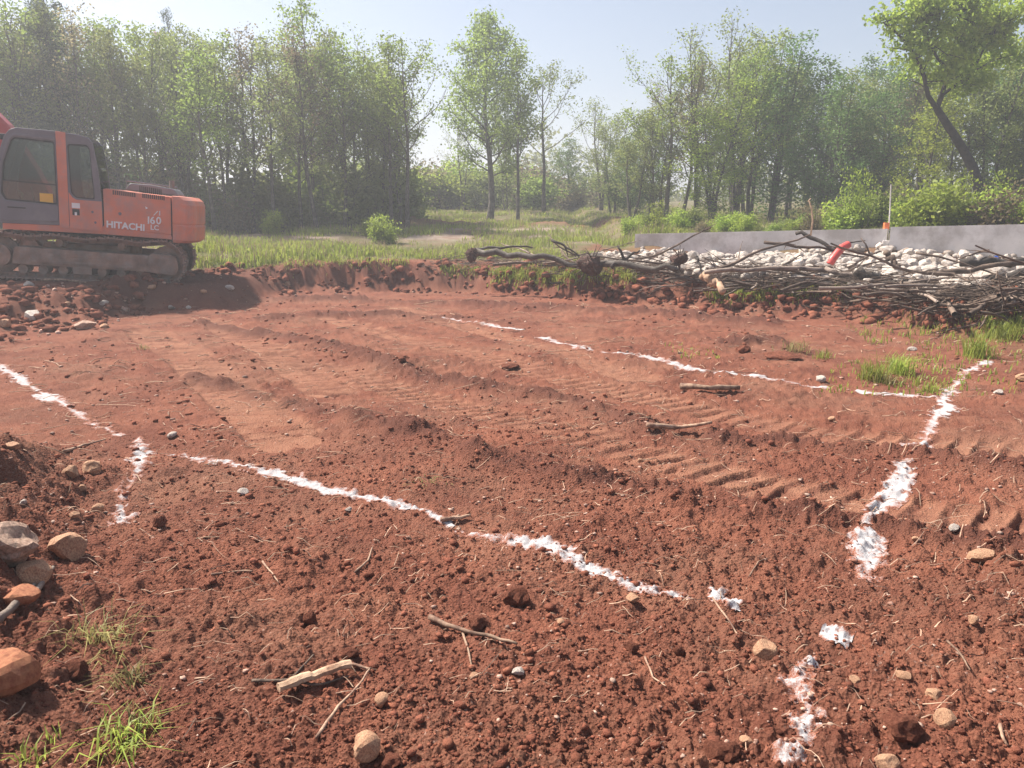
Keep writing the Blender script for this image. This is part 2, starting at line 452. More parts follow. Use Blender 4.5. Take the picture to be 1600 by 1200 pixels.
STAND_Z = .40
def macro(x, y):
    """height without the fine crumbs, and the surface masks"""
    ratio = np.where(y > .5, x / np.maximum(y, .5), np.sign(x) * 9)
    ye = np.interp(ratio, EX, EY)
    s = y - ye + .35 * fbm(x * .7, y * .7, 3, 5) + .10 * fbm(x * 3.1, y * 3.1, 3, 6)
    w = np.interp(ratio, [-1.2, -.66, -.55, -.46, -.40, -.35, -.13, 0, .4, 1], [3.4, 3.3, 2.6, 1.6, 1.1, .85, .8, .9, 1.2, 1.4])
    zl = np.interp(y, [8, 14, 17, 20, 26, 37, 50, 64, 100, 600], [.28, .36, .52, .72, 1.10, 1.70, 2.75, 3.4, 4.6, 6])
    zr = np.interp(y, [8, 12.5, 15, 18, 24, 40, 60, 100, 600], [.28, .34, .46, .62, .74, 1.6, 3.0, 4.6, 6])
    r = smooth((x - 1.5) / 3)
    zm = zl * (1 - r) + zr * r
    zm = zm + smooth((y - wall_y(x) - .1) / .4) * smooth((x - 3.2) / 1.0) * .48 * (1 - smooth((y - 40) / 20))
    zm = zm + np.clip(-x - 4, 0, 6) * .03 * (1 - smooth((y - 22) / 8))
    b = smooth(s / w)
    z = zm * b
    stand = smooth((-5.0 - x) / .6) * smooth((y - 13.7) / .8) * smooth((18.5 - y) / 1.0) * smooth((x + 13) / 2)
    z = z * (1 - stand) + stand * (STAND_Z + .05 * (-5.6 - x) + .03 * fbm(x, y, 3, 88))
    # soft berm under the brush on the right, lip of the cut on the left
    z = z + .20 * np.exp(-((s - 1.3) / .7) ** 2) * smooth((x + 1.2) / 1.5) * (.6 + .6 * fbm(x * 1.1, y * 1.1, 3, 77))
    # spoil heap near the camera on the left
    xb = -1.28 - .40 * (y - 2.3)
    heap = smooth((xb - x) / .9) * smooth((5.3 - y) / 1.4) * smooth((y - .2) / .8)
    z = z + heap * (.20 + .13 * fbm(x * 1.9, y * 1.9, 4, 9))
    # right foreground: loose earth a little higher than the pad
    hr = smooth((x - 1.4 - .25 * (y - 2.5)) / .8) * smooth((3.9 - y) / .8)
    z = z + hr * (.04 + .04 * fbm(x * 2.5, y * 2.5, 3, 19))
    z = z + .10 * 4 * b * (1 - b) * fbm(x * 2.7, y * 2.7, 5, 66)
    z = z + .035 * fbm(x * .55, y * .55, 3, 1) * (1 - .3 * b) + .10 * b * fbm(x * .3, y * .3, 3, 2)
    pad = 1 - b
    pressed = np.zeros_like(x); loose = np.zeros_like(x)
    for i, (pts, hw) in enumerate(TRACKS):
        d, al, sd_ = seg_dist(x, y, pts)
        m = smooth((hw - d) / .06) * pad * (.7 + .3 * smooth((fbm(x * 1.4, y * 1.4, 3, 40 + i) + .45) / .5))
        ph = (al + .18 * sd_ + .03 * fbm(x * 3, y * 3, 2, 60)) / .165
        saw = ph - np.floor(ph)
        rib = np.exp(-((saw - .5) / .12) ** 2)
        rise_ = np.exp(-((saw - .72) / .10) ** 2)
        z = z - .020 * m - .030 * m * rib * (.7 + .5 * vn(x * 5, y * 5, 90)) + .016 * m * rise_
        pressed = np.maximum(pressed, m * (1 - .8 * rib)); loose = np.maximum(loose, .7 * m * rib)
    for i, (pts, hw, hh) in enumerate(WINDROWS):
        d, al, sd_ = seg_dist(x, y, pts)
        nz = .62 + .42 * fbm(x * 2.6, y * 2.6, 4, 140 + i)
        m = np.exp(-(d / hw) ** 2) * np.clip(nz, 0, 1.3)
        z = z + 1.6 * hh * m
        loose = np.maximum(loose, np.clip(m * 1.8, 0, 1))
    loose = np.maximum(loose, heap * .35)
    loose = np.maximum(loose, np.clip(4 * b * (1 - b), 0, 1) * .85 * smooth(fbm(x * 2, y * 2, 3, 71) + .75))  # bank face: dark loose earth, with its shade painted into the colour too
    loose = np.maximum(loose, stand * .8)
    meadow = b * smooth((s - w + .12) / .35)
    gx = np.where(x < -3.0, smooth((y - 16.4 - .35 * fbm(x, y, 3, 300)) / .5) * smooth((s - w + .1 + .25 * fbm(x * 2, y * 2, 3, 302)) / .3), smooth((s - w - .4 + .9 * fbm(x * .8, y * .8, 3, 301)) / .8))
    grassy = meadow * gx
    bed = smooth((x - 1.9 - .4 * fbm(y, x, 2, 31)) / .6) * smooth((y - 14.6 + .22 * (x - 2)) / .8) * (y < wall_y(x) + .2)
    grassy = grassy * (1 - bed * .8)
    near_right = smooth((x - 5.2 + .5 * fbm(x, y, 3, 303)) / 1.2) * smooth((y - 7.9 + .5 * fbm(x, y, 3, 304)) / .8) * pad
    grassy = np.maximum(grassy, near_right * .22 * smooth(fbm(x * 1.6, y * 1.6, 4, 305) + .4))
    path = np.zeros_like(x)
    for pts, hw in ((((-9, 25.3), (-6, 24.3), (-3, 25), (1, 26.3), (3, 27.2)), .75), (((-3.5, 27.5), (-1, 25.8), (2.5, 24.2)), .5), (((-4.5, 28.2), (-1, 29.0), (2.4, 29.6)), .9)):
        d, _, _ = seg_dist(x, y, pts)
        path = np.maximum(path, smooth((hw + .4 * fbm(x, y, 3, 310) - d) / .6))
    redpatch = np.zeros_like(x)
    for cx, cy, rx, ry, hh in ((-1.6, 27.3, 1.8, .8, .20), (2.6, 32.5, 3.4, .9, .15), (-3.4, 32, 2.2, .9, .3), (5.2, 34, 2.5, .8, .05)):
        q = np.exp(-((x - cx) / rx) ** 2 - ((y - cy) / ry) ** 2)
        z = z + hh * q * (1 + .5 * fbm(x * 2, y * 2, 3, 315)); redpatch = np.maximum(redpatch, smooth((q - .35) / .3))
    path = path * (1 - redpatch); grassy = grassy * (1 - .75 * redpatch)
    return z, dict(pad=pad, pressed=pressed * (1 - grassy), loose=loose, grassy=grassy, path=path * b, bed=bed, bank=4 * b * (1 - b), s=s, heap=heap, hr=hr)

def fine(x, y, k, r):
    """crumbs and clods, faded with distance where they could not be seen"""
    rough = 1 - .85 * k['pressed']
    rough = rough * (1 - .6 * k['grassy']) * (.55 + .45 * smooth(fbm(x * .5, y * .5, 3, 200) + .5) + .8 * k['heap'] + .55 * k['hr'] + .7 * k['loose'] + .9 * k['bank'])
    near = 1 / (1 + (r / 9) ** 2)
    z = .22 * clods(x, y, .20, 500, .3) * rough
    z = z + .40 * clods(x + .03 * vn(x * 20, y * 20, 3), y, .085, 510, .55) * rough
    z = z + .75 * clods(x, y + .01 * vn(x * 40, y * 40, 4), .038, 520, .8) * rough * near
    z = z + .014 * fbm(x * 9, y * 9, 4, 530) * rough + .008 * fbm(x * 45, y * 45, 2, 540) * near * (1 - .8 * k['pressed']) + .0045 * vn(x * 120, y * 120, 560) / (1 + (r / 4) ** 2)
    big = clods(x, y, .55, 550, .35)
    z = z + big * .40 * (k['heap'] + 1.2 * k['bank'] + .3 * k['hr'])
    return z

RR = np.concatenate([[.25, .5, .8, 1.1, 1.3], np.linspace(1 / math.sqrt(1.45), 1 / math.sqrt(19.5), 590) ** -2, np.geomspace(19.8, 900, 78)])
dense = np.radians(np.linspace(-45, 45, 850))
AA = np.concatenate([dense, np.radians(np.linspace(45, 315, 72)[1:-1])])
nr, na = len(RR), len(AA)
gr, ga = np.meshgrid(RR, AA, indexing='ij')
GX, GY = gr * np.sin(ga), gr * np.cos(ga)
GZ, K = macro(GX, GY)
GZ = GZ + fine(GX, GY, K, gr)
_edge = smooth((gr - 120) / 200)
GZ = GZ * (1 - _edge) + (4.5) * _edge
AAx = np.concatenate([AA, [AA[0] + 2 * math.pi]])
GZx = np.concatenate([GZ, GZ[:, :1]], axis=1)
def hz(x, y):
    """height of the ground mesh itself, so that things rest on it"""
    x = np.asarray(x, float); y = np.asarray(y, float)
    r = np.clip(np.hypot(x, y), RR[0], RR[-1] * .999); a = np.arctan2(x, y)
    a = np.where(a < AA[0], a + 2 * math.pi, a)
    i = np.clip(np.searchsorted(RR, r) - 1, 0, nr - 2); j = np.clip(np.searchsorted(AAx, a) - 1, 0, na - 1)
    fr = (r - RR[i]) / (RR[i + 1] - RR[i]); fa = (a - AAx[j]) / (AAx[j + 1] - AAx[j])
    return (GZx[i, j] * (1 - fa) + GZx[i, j + 1] * fa) * (1 - fr) + (GZx[i + 1, j] * (1 - fa) + GZx[i + 1, j + 1] * fa) * fr
def h1(x, y): return float(hz(np.array([x]), np.array([y]))[0])
def hit(u, v, lo=1.2, hi=120):
    """where the line of sight through a spot of the photograph meets the ground"""
    d = ray(u, v); dh = math.hypot(d[0], d[1])
    t = np.geomspace(lo, hi, 1500) / dh
    z = CAM_H + d[2] * t - hz(d[0] * t, d[1] * t)
    i = np.argmax(z < 0)
    if z[i] >= 0: i = len(t) - 1
    return float(d[0] * t[i]), float(d[1] * t[i])
def at_y(u, y):
    """the point of the ground at depth y that is seen in column u"""
    x = (u - 800) / FPX * y
    for _ in range(3):
        dep = y * math.cos(PITCH) - (h1(x, y) - CAM_H) * math.sin(PITCH)
        x = (u - 800) / FPX * dep
    return x
def size_at(y): return y / FPX            # metres per photograph pixel at depth y

jj = np.arange(na); j2 = (jj + 1) % na
F = []
for i in range(nr - 1):
    F.append(np.stack([i * na + jj, i * na + j2, (i + 1) * na + j2, (i + 1) * na + jj], 1)[:, ::-1])
F = np.concatenate(F)
gm = np_mesh('ground', np.stack([GX, GY, GZ], -1).reshape(-1, 3), F)
bmv = len(gm.vertices)
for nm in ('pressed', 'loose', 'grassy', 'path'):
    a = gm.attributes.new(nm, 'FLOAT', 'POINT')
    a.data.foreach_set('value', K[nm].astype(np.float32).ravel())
set_smooth(gm)
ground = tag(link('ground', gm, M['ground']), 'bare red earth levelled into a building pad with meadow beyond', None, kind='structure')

# ------------------------------------------------------------------ haze
hb = MB(); hb.box(-420, 420, -60, 420, -3.5, 26)
hm, t_, N_, L_ = mat_new('haze')
ho = N_('ShaderNodeOutputMaterial'); pv = N_('ShaderNodeVolumePrincipled')
pv.inputs['Color'].default_value = (.93, .95, 1, 1); pv.inputs['Density'].default_value = HAZE_DENSITY
pv.inputs['Anisotropy'].default_value = .3
L_(pv.outputs[0], ho.inputs['Volume'])
hz_o = hb.build('haze', hm)
hz_o['kind'] = 'stuff'

# ------------------------------------------------------------------ concrete wall
rng = random.Random(4)
def wall_piece(name, x0, x1, dy, top0, top1, label):
    m = MB(); n = max(2, int((x1 - x0) / .6))
    for i in range(n):
        a, b = x0 + (x1 - x0) * i / n, x0 + (x1 - x0) * (i + 1) / n
        za, zb = top0 + (top1 - top0) * i / n, top0 + (top1 - top0) * (i + 1) / n
        ya, yb = wall_y(a) + dy, wall_y(b) + dy
        vs = [(a, ya, -.2), (b, yb, -.2), (b, yb, zb), (a, ya, za), (a + .13, ya + .25, -.2), (b + .13, yb + .25, -.2), (b + .13, yb + .25, zb), (a + .13, ya + .25, za)]
        fs = [(0, 1, 2, 3), (3, 2, 6, 7), (5, 4, 7, 6)]
        if i == 0: fs.append((4, 0, 3, 7))
        if i == n - 1: fs.append((1, 5, 6, 2))
        m.add(vs, fs)
    o = m.build(name, M['concrete'], fixn=True)
    return tag(o, label, 'wall', 'concrete walls behind the stones')
def zpix(v, y): return CAM_H - (v - 350) / FPX * y
xs = 9.15
wall_piece('concrete_wall', 3.46, xs, 0, zpix(365, 22.2), zpix(357, 19.2), 'low grey concrete wall behind the white rubble, from its free end to the step')
wall_piece('concrete_wall', xs + .01, 30, -.12, zpix(354.5, 19.1), zpix(354.5, 19.1) + .55, 'taller grey concrete wall at the right, rising behind the brush heap')

# ------------------------------------------------------------------ excavator
def paint(name, col, rough=.45, dust=.4): return simple(name, col, rough, var=.10, scale=2.5, bump=.05, bscale=30, spot=tuple(c * .62 + .10 for c in col), spot_amt=dust, spec=.45)
XM = dict(orange=paint('orange_paint', (.68, .21, .125), .55, .55), red=paint('red_paint', (.42, .045, .05), .45, .3), grey=paint('grey_paint', (.16, .15, .17), .45, .3),
          black=paint('black_rubber', (.02, .02, .022), .6, .2), steel=simple('dirty_steel', (.26, .205, .17), .85, .0, var=.35, scale=5, bump=.5, bscale=25, spot=(.28, .18, .135), spot_amt=.7),
          shoe=simple('track_steel', (.22, .17, .145), .85, .0, var=.35, scale=8, bump=.5, bscale=25, spot=(.25, .145, .105), spot_amt=.7),
          white=simple('white_decal', (.8, .8, .8), .5, var=.05, bump=0), yellow=simple('yellow_decal', (.75, .45, .06), .5, var=.05, bump=0), seat=simple('seat_fabric', (.05, .05, .055), .9, bump=.2))
def glass_material():
    m, t, N, L = mat_new('cab_glass')
    out = N('ShaderNodeOutputMaterial'); tr = N('ShaderNodeBsdfTransparent'); gl = N('ShaderNodeBsdfGlossy'); mx = N('ShaderNodeMixShader'); fr = N('ShaderNodeFresnel')
    tr.inputs[0].default_value = (.74, .78, .77, 1); gl.inputs['Roughness'].default_value = .03; fr.inputs[0].default_value = 1.75
    L(fr.outputs[0], mx.inputs[0]); L(tr.outputs[0], mx.inputs[1]); L(gl.outputs[0], mx.inputs[2]); L(mx.outputs[0], out.inputs[0])
    return m
XM['glass'] = glass_material()

PXM, TILT = 85.0, .070
def E(u, v): return ((u - 300) / PXM, (437 - TILT * (300 - u) - v) / PXM)
def rounded(pts, r=.06, n=3):
    out = []
    for i, p in enumerate(pts):
        p = Vector(p); a = Vector(pts[i - 1]) - p; b = Vector(pts[(i + 1) % len(pts)]) - p
        k = min(r, a.length * .45, b.length * .45)
        s, e = p + a.normalized() * k, p + b.normalized() * k
        for j in range(n + 1):
            t = j / n
            q = s * (1 - t) ** 2 + p * 2 * t * (1 - t) + e * t * t
            out.append((q.x, q.y))
    return out
def text_mesh(body, size, italic=0.0, bold=.0):
    c = bpy.data.curves.new('lettering', 'FONT'); c.body = body; c.size = size; c.extrude = .002; c.shear = italic; c.offset = bold; c.align_x = 'LEFT'; c.resolution_u = 3
    o = bpy.data.objects.new('lettering', c); C.objects.link(o)
    bpy.context.view_layer.update()
    m = bpy.data.meshes.new_from_object(o.evaluated_get(bpy.context.evaluated_depsgraph_get()))
    bpy.data.objects.remove(o); bpy.data.curves.remove(c)
    return m

def make_excavator():
    ty = 14.7
    ex = at_y(286, ty)
    root = empty('excavator', (ex, ty, STAND_Z - .02))
    root.rotation_mode = 'ZYX'; root.scale = (.885, .97, 1.0)
    root.rotation_euler = (0, math.atan(TILT), R(17))
    tag(root, 'orange crawler excavator with grey cab parked on the red spoil', 'excavator')
    # --- undercarriage
    TL, TH, r = 3.75, .80, .37
    def belt_pt(q, top_sag=True):
        """point and direction on the track loop, q in metres along it"""
        st = TL - 2 * r; arc = math.pi * r
        q = q % (2 * st + 2 * arc)
        if q < st:                                   # top, from the tail forwards
            sag = .045 * math.sin(q / st * math.pi * 3) ** 2
            return (-r - q, TH - sag - .03 - .0 * q), math.pi
        q -= st
        if q < arc: a = math.pi / 2 + q / r; return (-TL + r + r * math.cos(a), TH / 2 - .015 + r * math.sin(a)), a + math.pi / 2
        q -= arc
        if q < st: return (-TL + r + q, .015), 0.0
        q -= st
        a = -math.pi / 2 + q / r
        return (-r + r * math.cos(a), TH / 2 - .015 + r * math.sin(a)), a + math.pi / 2
    total = 2 * (TL - 2 * r) + 2 * math.pi * r
    sm_ = MB(); sm_.box(-.078, .078, 0, .6, -.028, .0); sm_.box(-.075, -.055, 0, .6, -.055, -.028); sm_.box(.03, .05, 0, .6, -.048, -.028); sm_.box(-.06, .06, .16, .24, 0, .06); sm_.box(-.06, .06, .36, .44, 0, .06)
    shoe_mesh = sm_.mesh('track_shoe'); shoe_mesh.materials.append(XM['shoe'])
    for y0 in (0.0, 1.99):
        lk = MB()
        n = 80
        for yy in (.19, .40):
            vs, fs = [], []
            for i in range(n):
                (px, pz), a = belt_pt(total * i / n)
                nx, nz = math.sin(a), -math.cos(a)
                for dd in (.0, -.07):
                    for w in (-.03, .03): vs.append((px + nx * dd, y0 + yy + w, pz + nz * dd))
            for i in range(n):
                j = (i + 1) % n
                for a_, b_ in ((0, 1), (1, 3), (3, 2), (2, 0)): fs.append((i * 4 + a_, i * 4 + b_, j * 4 + b_, j * 4 + a_))
            lk.add(vs, fs)
        track = lk.build('track', XM['shoe'], root, fixn=True)
        ns = int(total / .165)
        for i in range(ns):
            (px, pz), a = belt_pt(total * i / ns)
            o = link('track_shoe', shoe_mesh, None, track)
            o.location = (px, y0, pz); o.rotation_euler = (0, -a, 0)
        fr = MB()
        fr.plate(rounded([(-TL + .55, .24), (-.62, .20), (-.55, .34), (-.62, .50), (-TL + .62, .55)], .05), [], y0 + .06, y0 + .54)
        fr.plate(rounded([(-TL + .9, .28), (-.95, .24), (-.95, .29), (-TL + .9, .33)], .02), [], y0 + .035, y0 + .062)
        fr.box(-2.55, -1.5, y0 + .05, y0 + .062, .40, .47)
        fr.box(-1.42, -1.24, y0 + .045, y0 + .062, .36, .46)
        fr.build('track_frame', XM['steel'], root, bevel=.008)
        yk = MB(); yk.plate(rounded([(-.72, .20), (-.16, .14), (-.08, .28), (-.14, .52), (-.66, .55)], .08), [], y0 + .05, y0 + .55)
        yk.build('idler_yoke', XM['steel'], root, bevel=.012)
        for nm, cx, rr_ in (('idler', -.36, .30), ('sprocket', -TL + .37, .30)):
            m = MB(); pts = 26
            prof = [(rr_ * (1 + (.06 if (nm == 'sprocket' and k % 2) else 0)) * math.cos(2 * math.pi * k / pts), rr_ * (1 + (.06 if (nm == 'sprocket' and k % 2) else 0)) * math.sin(2 * math.pi * k / pts)) for k in range(pts)]
            m.plate([(cx + a, .385 + b) for a, b in prof], [], y0 + .24, y0 + .36)
            hub = [(cx + .19 * math.cos(2 * math.pi * k / 20), .385 + .19 * math.sin(2 * math.pi * k / 20)) for k in range(20)]
            m.plate(hub, [], y0 + (.02 if nm == 'sprocket' else .12), y0 + .5)
            m.build(nm, XM['steel'], root, bevel=.006)
        for cx in (-1.2, -2.35):
            m = MB(); m.tube([(cx, y0 + .14, .645), (cx, y0 + .46, .645)], .07, 14); m.build('carrier_roller', XM['steel'], root)
        for k in range(7):
            cx = -.85 - k * .36
            m = MB(); m.tube([(cx, y0 + .10, .155), (cx, y0 + .50, .155)], .085, 14); m.build('track_roller', XM['steel'], root)
        gd = MB(); gd.box(-2.1, -1.75, y0 + .055, y0 + .075, .10, .23); gd.build('roller_guard', XM['steel'], root, bevel=.01)
    xf = MB(); xf.box(-2.6, -1.1, .55, 2.05, .33, .62); xf.tube([(-1.85, 1.3, .6), (-1.85, 1.3, .86)], .62, 28); xf.build('swing_base', XM['steel'], root)
    # --- house
    Y0 = .06                                          # near side of the upper body
    dk = MB(); dk.plate([E(18, 346), E(172, 356), E(282, 366), E(282, 358), E(172, 343), E(18, 337)], [], Y0 + .02, 2.55)
    dk.build('deck', XM['orange'], root, bevel=.01)
    un = MB(); un.plate([E(64, 352), E(172, 360), E(172, 352), E(64, 344)], [], Y0 + .25, 2.3); un.build('deck_underside', XM['black'], root)
    ep = MB(); ep.plate(rounded([E(173.5, 344), E(281, 358), E(281, 300), E(173.5, 287)], .02), [], Y0, Y0 + .05)
    epo = ep.build('engine_panel', XM['orange'], root, bevel=.008)
    ho_ = MB(); ho_.plate(rounded([E(174, 346), E(281, 360), E(281, 299), E(174, 286)], .05), [], Y0 + .06, 2.5); ho_.build('engine_housing', XM['orange'], root, bevel=.02)
    for (a, b, va, vb, n) in ((188, 225, 289.5, 297, 12), (235, 272, 294.5, 303.5, 12)):
        for k in range(n):
            u = a + (b - a) * (k + .5) / n; v0 = va + (vb - va) * 0 + (k / n) * 4.3
            x, zt = E(u, v0); _, zb = E(u, v0 + 6.5)
            m = MB(); m.box(x - .011, x + .011, Y0 - .003, Y0 + .002, zb, zt); m.build('vent_slot', XM['black'], epo)
    m = MB()
    x, z = E(199, 325); m.tube([(x, Y0 - .006, z), (x, Y0 + .01, z)], .03, 10); m.build('latch', XM['grey'], epo)
    x, z = E(281.8, 340); m = MB(); m.box(x - .006, x + .006, Y0 + .01, Y0 + .06, z - .25, z + .46); m.build('panel_joint', XM['black'], epo)
    # counterweight: plan outline rounded at the near corner, stacked to curve in at the top
    cw = MB(); prof = []
    zb, zt = E(300, 372)[1], E(300, 299)[1]
    levels = [(zb, .10), (zb + .05, .02), (zb + .30, 0), (zb + .34, .02), (zb + .36, 0), (zt - .16, .0), (zt - .07, .04), (zt - .01, .13), (zt, .30)]
    x0c = E(283.5, 340)[0]; x1c = E(321, 340)[0]
    ring = []
    for k in range(7):
        a = math.pi / 2 * k / 6
        ring.append((x1c - .24 + .24 * math.sin(a), Y0 + .34 - .34 * math.cos(a)))
    for k in range(9):
        t = (k + 1) / 10; ring.append((x1c + .10 * math.sin(math.pi * t), Y0 + .34 + (2.5 - .68 - Y0) * t))
    for k in range(7):
        a = math.pi / 2 * k / 6
        ring.append((x1c - .24 + .24 * math.cos(a), 2.5 - .34 + .34 * math.sin(a)))
    ring = [(x0c, Y0)] + ring + [(x0c, 2.5)]
    vs, fs = [], []
    nR = len(ring)
    for z, ins in levels:
        for (x, y) in ring:
            cy = 1.28
            vs.append((x0c + max(0, (x - x0c) - ins * (1 if x > x0c + .01 else 0)), cy + (y - cy) * (1 - ins * .25), z))
    for i in range(len(levels) - 1):
        for k in range(nR):
            fs.append((i * nR + k, i * nR + (k + 1) % nR, (i + 1) * nR + (k + 1) % nR, (i + 1) * nR + k))
    fs.append(tuple(range(nR - 1, -1, -1))); fs.append(tuple((len(levels) - 1) * nR + k for k in range(nR)))
    cw.add(vs, fs); cw.build('counterweight', XM['orange'], root, sm=False, fixn=True)
    # hood with louvres
    hd = MB(); hd.plate(rounded([E(198, 288), E(206, 277.5), E(240, 279.5), E(280, 286.5), E(289, 298)], .04), [], .75, 2.0)
    hdo = hd.build('hood', XM['grey'], root, bevel=.02)
    for k in range(12):
        x, zt = E(223 + k * 3.2, 281.5 + k * .48); zb = zt - .13
        m = MB(); m.box(x - .012, x + .012, .742, .752, zb, zt); m.build('louvre', XM['black'], hdo)
    m = MB(); xq, zq = E(270, 285); m.tube([(xq, 1.4, zq), (xq, 1.4, zq + .16)], .055, 12); m.build('exhaust_pipe', XM['steel'], root)
    hr_ = MB(); a, za = E(180, 287); b, zb2 = E(272, 298)
    hr_.tube([(a, 2.2, za), (a, 2.2, za + .2), (b, 2.2, zb2 + .2), (b, 2.2, zb2)], .015, 6); hr_.build('handrail', XM['grey'], root)
    # --- cab
    CW = 1.0
    outline = [E(16, 337), E(6, 320), E(2, 300), E(9, 262), E(28, 212), E(36, 203), E(46, 199.5), E(104, 203.5), E(140, 208.5), E(152, 212), E(160, 220), E(166, 255), E(171, 303), E(171.5, 345)]
    doorwin = rounded([E(25, 303), E(19, 293), E(25, 250), E(38, 218), E(43, 213.5), E(103, 219), E(103, 311)], .03, 2)
    rearwin = rounded([E(121.5, 222), E(151, 223), E(155, 228), E(160, 303.5), E(131, 301), E(124, 293)], .04, 2)
    cab = None
    for y, nm in ((Y0, 'cab'), (Y0 + CW - .06, 'far')):
        m = MB(); m.plate(outline, [doorwin, rearwin], y, y + .06)
        if nm == 'cab': cab = m.build('cab', XM['grey'], root, bevel=.01)
        else: m.build('cab_far_side', XM['grey'], cab, bevel=.01)
    sk = MB()
    def strip(mb, seg, y0, y1, th):
        for (p, q) in zip(seg[:-1], seg[1:]):
            d = Vector((q[0] - p[0], q[1] - p[1])).normalized(); nx, nz = d.y * th, -d.x * th
            mb.add([(p[0], y0, p[1]), (q[0], y0, q[1]), (q[0] + nx, y0, q[1] + nz), (p[0] + nx, y0, p[1] + nz), (p[0], y1, p[1]), (q[0], y1, q[1]), (q[0] + nx, y1, q[1] + nz), (p[0] + nx, y1, p[1] + nz)],
                   [(0, 1, 2, 3), (7, 6, 5, 4), (4, 5, 1, 0), (3, 2, 6, 7), (0, 3, 7, 4), (1, 5, 6, 2)])
    rf = MB(); strip(rf, outline[4:10], Y0 + .055, Y0 + CW - .055, .05); rf.build('cab_roof', XM['grey'], cab, fixn=True)
    rb = MB(); strip(rb, [outline[12], outline[13]], Y0 + .055, Y0 + CW - .055, .05); strip(rb, [outline[13], outline[0]], Y0 + .055, Y0 + CW - .055, .05); rb.build('cab_back_wall', XM['grey'], cab, fixn=True)
    fg = MB(); strip(fg, outline[2:5], Y0 + .06, Y0 + CW - .06, .012); fg.build('windscreen', XM['glass'], cab, fixn=True)
    bgw = MB(); strip(bgw, outline[10:13], Y0 + .06, Y0 + CW - .06, .012); bgw.build('back_window', XM['glass'], cab, fixn=True)
    for y in (Y0 + .022, Y0 + CW - .04):
        m = MB(); m.plate(doorwin, [], y, y + .008); m.build('door_window', XM['glass'], cab)
        m = MB(); m.plate(rearwin, [], y, y + .008); m.build('side_window', XM['glass'], cab)
    # rubber seals
    for w in (doorwin, rearwin):
        c = Vector((sum(p[0] for p in w) / len(w), sum(p[1] for p in w) / len(w)))
        inner = [tuple(c + (Vector(p) - c) * .955) for p in w]
        m = MB(); m.plate(w, [inner], Y0 - .004, Y0 + .02); m.build('window_seal', XM['black'], cab)
    # door seam, door body
    dr = MB(); dout = rounded([E(17.5, 333), E(12, 300), E(19, 252), E(33, 214), E(41, 208), E(103.6, 212.5), E(103.6, 336)], .05, 2)
    c = Vector((sum(p[0] for p in dout) / len(dout), sum(p[1] for p in dout) / len(dout)))
    dw2 = [tuple(Vector(p) + (Vector(p) - c).normalized() * .02) for p in doorwin]
    dr.plate(dout, [dw2], Y0 - .018, Y0 - .004); dro = dr.build('door', XM['grey'], cab, bevel=.006)
    hn = MB(); p0, p1 = E(28, 311), E(55, 316); hn.box(p0[0], p1[0], Y0 - .03, Y0 - .016, p1[1] - .005, p0[1] - .02); hn.build('door_handle', XM['black'], cab, bevel=.006)
    m = MB(); a_, b_ = E(19, 273), E(103, 281); m.add([(a_[0], Y0 + .01, a_[1] - .025), (b_[0], Y0 + .01, b_[1] - .025), (b_[0], Y0 + .01, b_[1]), (a_[0], Y0 + .01, a_[1]), (a_[0], Y0 + .02, a_[1] - .025), (b_[0], Y0 + .02, b_[1] - .025), (b_[0], Y0 + .02, b_[1]), (a_[0], Y0 + .02, a_[1])], [(0, 1, 2, 3), (7, 6, 5, 4), (3, 2, 6, 7), (4, 5, 1, 0)])
    m.build('window_bar', XM['black'], cab)
    pl = MB(); pl.plate([E(104.5, 345), E(119.5, 346.5), E(119.5, 205.6), E(104.5, 203.6)], [], Y0 - .012, Y0 - .002); pl.build('cab_pillar', XM['orange'], cab, bevel=.004)
    lp = MB(); lp.plate([E(120.3, 346.5), E(171, 352), E(171, 306.5), E(132, 303.5), E(126, 300), E(120.3, 292)], [], Y0 - .01, Y0 - .002); lp.build('lower_panel', XM['orange'], cab, bevel=.004)
    m = MB(); p0, p1 = E(76, 293.5), E(96, 309); m.box(p0[0], p1[0], Y0 + .008, Y0 + .014, p1[1], p0[1]); m.build('yellow_sticker', XM['yellow'], cab)
    m = MB(); p0, p1 = E(124.5, 308), E(137, 316.5); m.box(p0[0], p1[0], Y0 - .014, Y0 - .011, p1[1], p0[1]); m.build('white_sticker', XM['white'], cab)
    m = MB(); p0, p1 = E(125, 317), E(136, 327); m.box(p0[0], p1[0], Y0 - .014, Y0 - .011, p1[1], p0[1]); m.build('dark_sticker', XM['black'], cab)
    m = MB(); p0, p1 = E(128.5, 322), E(132, 327); m.box(p0[0], p1[0], Y0 - .017, Y0 - .0145, p1[1], p0[1]); m.build('sticker_mark', XM['white'], cab)
    for (u, v) in ((156, 322), (160, 338)):
        x, z = E(u, v); m = MB(); m.tube([(x, Y0 - .016, z), (x, Y0 - .002, z)], .022, 10); m.build('lock', XM['grey'], cab)
    # seat, console and levers inside
    m = MB(); x, z = E(95, 300); m.box(x - .50, x + .05, Y0 + .28, Y0 + .76, .98, 1.15); m.box(x + .02, x + .17, Y0 + .28, Y0 + .76, 1.1, 1.85); m.box(x + .06, x + .15, Y0 + .38, Y0 + .66, 1.88, 2.1); m.build('seat', XM['seat'], cab, bevel=.03)
    m = MB(); x, z = E(50, 300); m.box(x - .25, x + .25, Y0 + .74, Y0 + .92, .9, 1.35); m.box(x - .30, x - .12, Y0 + .35, Y0 + .65, .9, 1.25); m.build('console', XM['black'], cab, bevel=.02)
    m = MB(); m.tube([(x, Y0 + .80, 1.33), (x - .06, Y0 + .8, 1.6)], .018, 8); m.build('lever', XM['black'], cab)
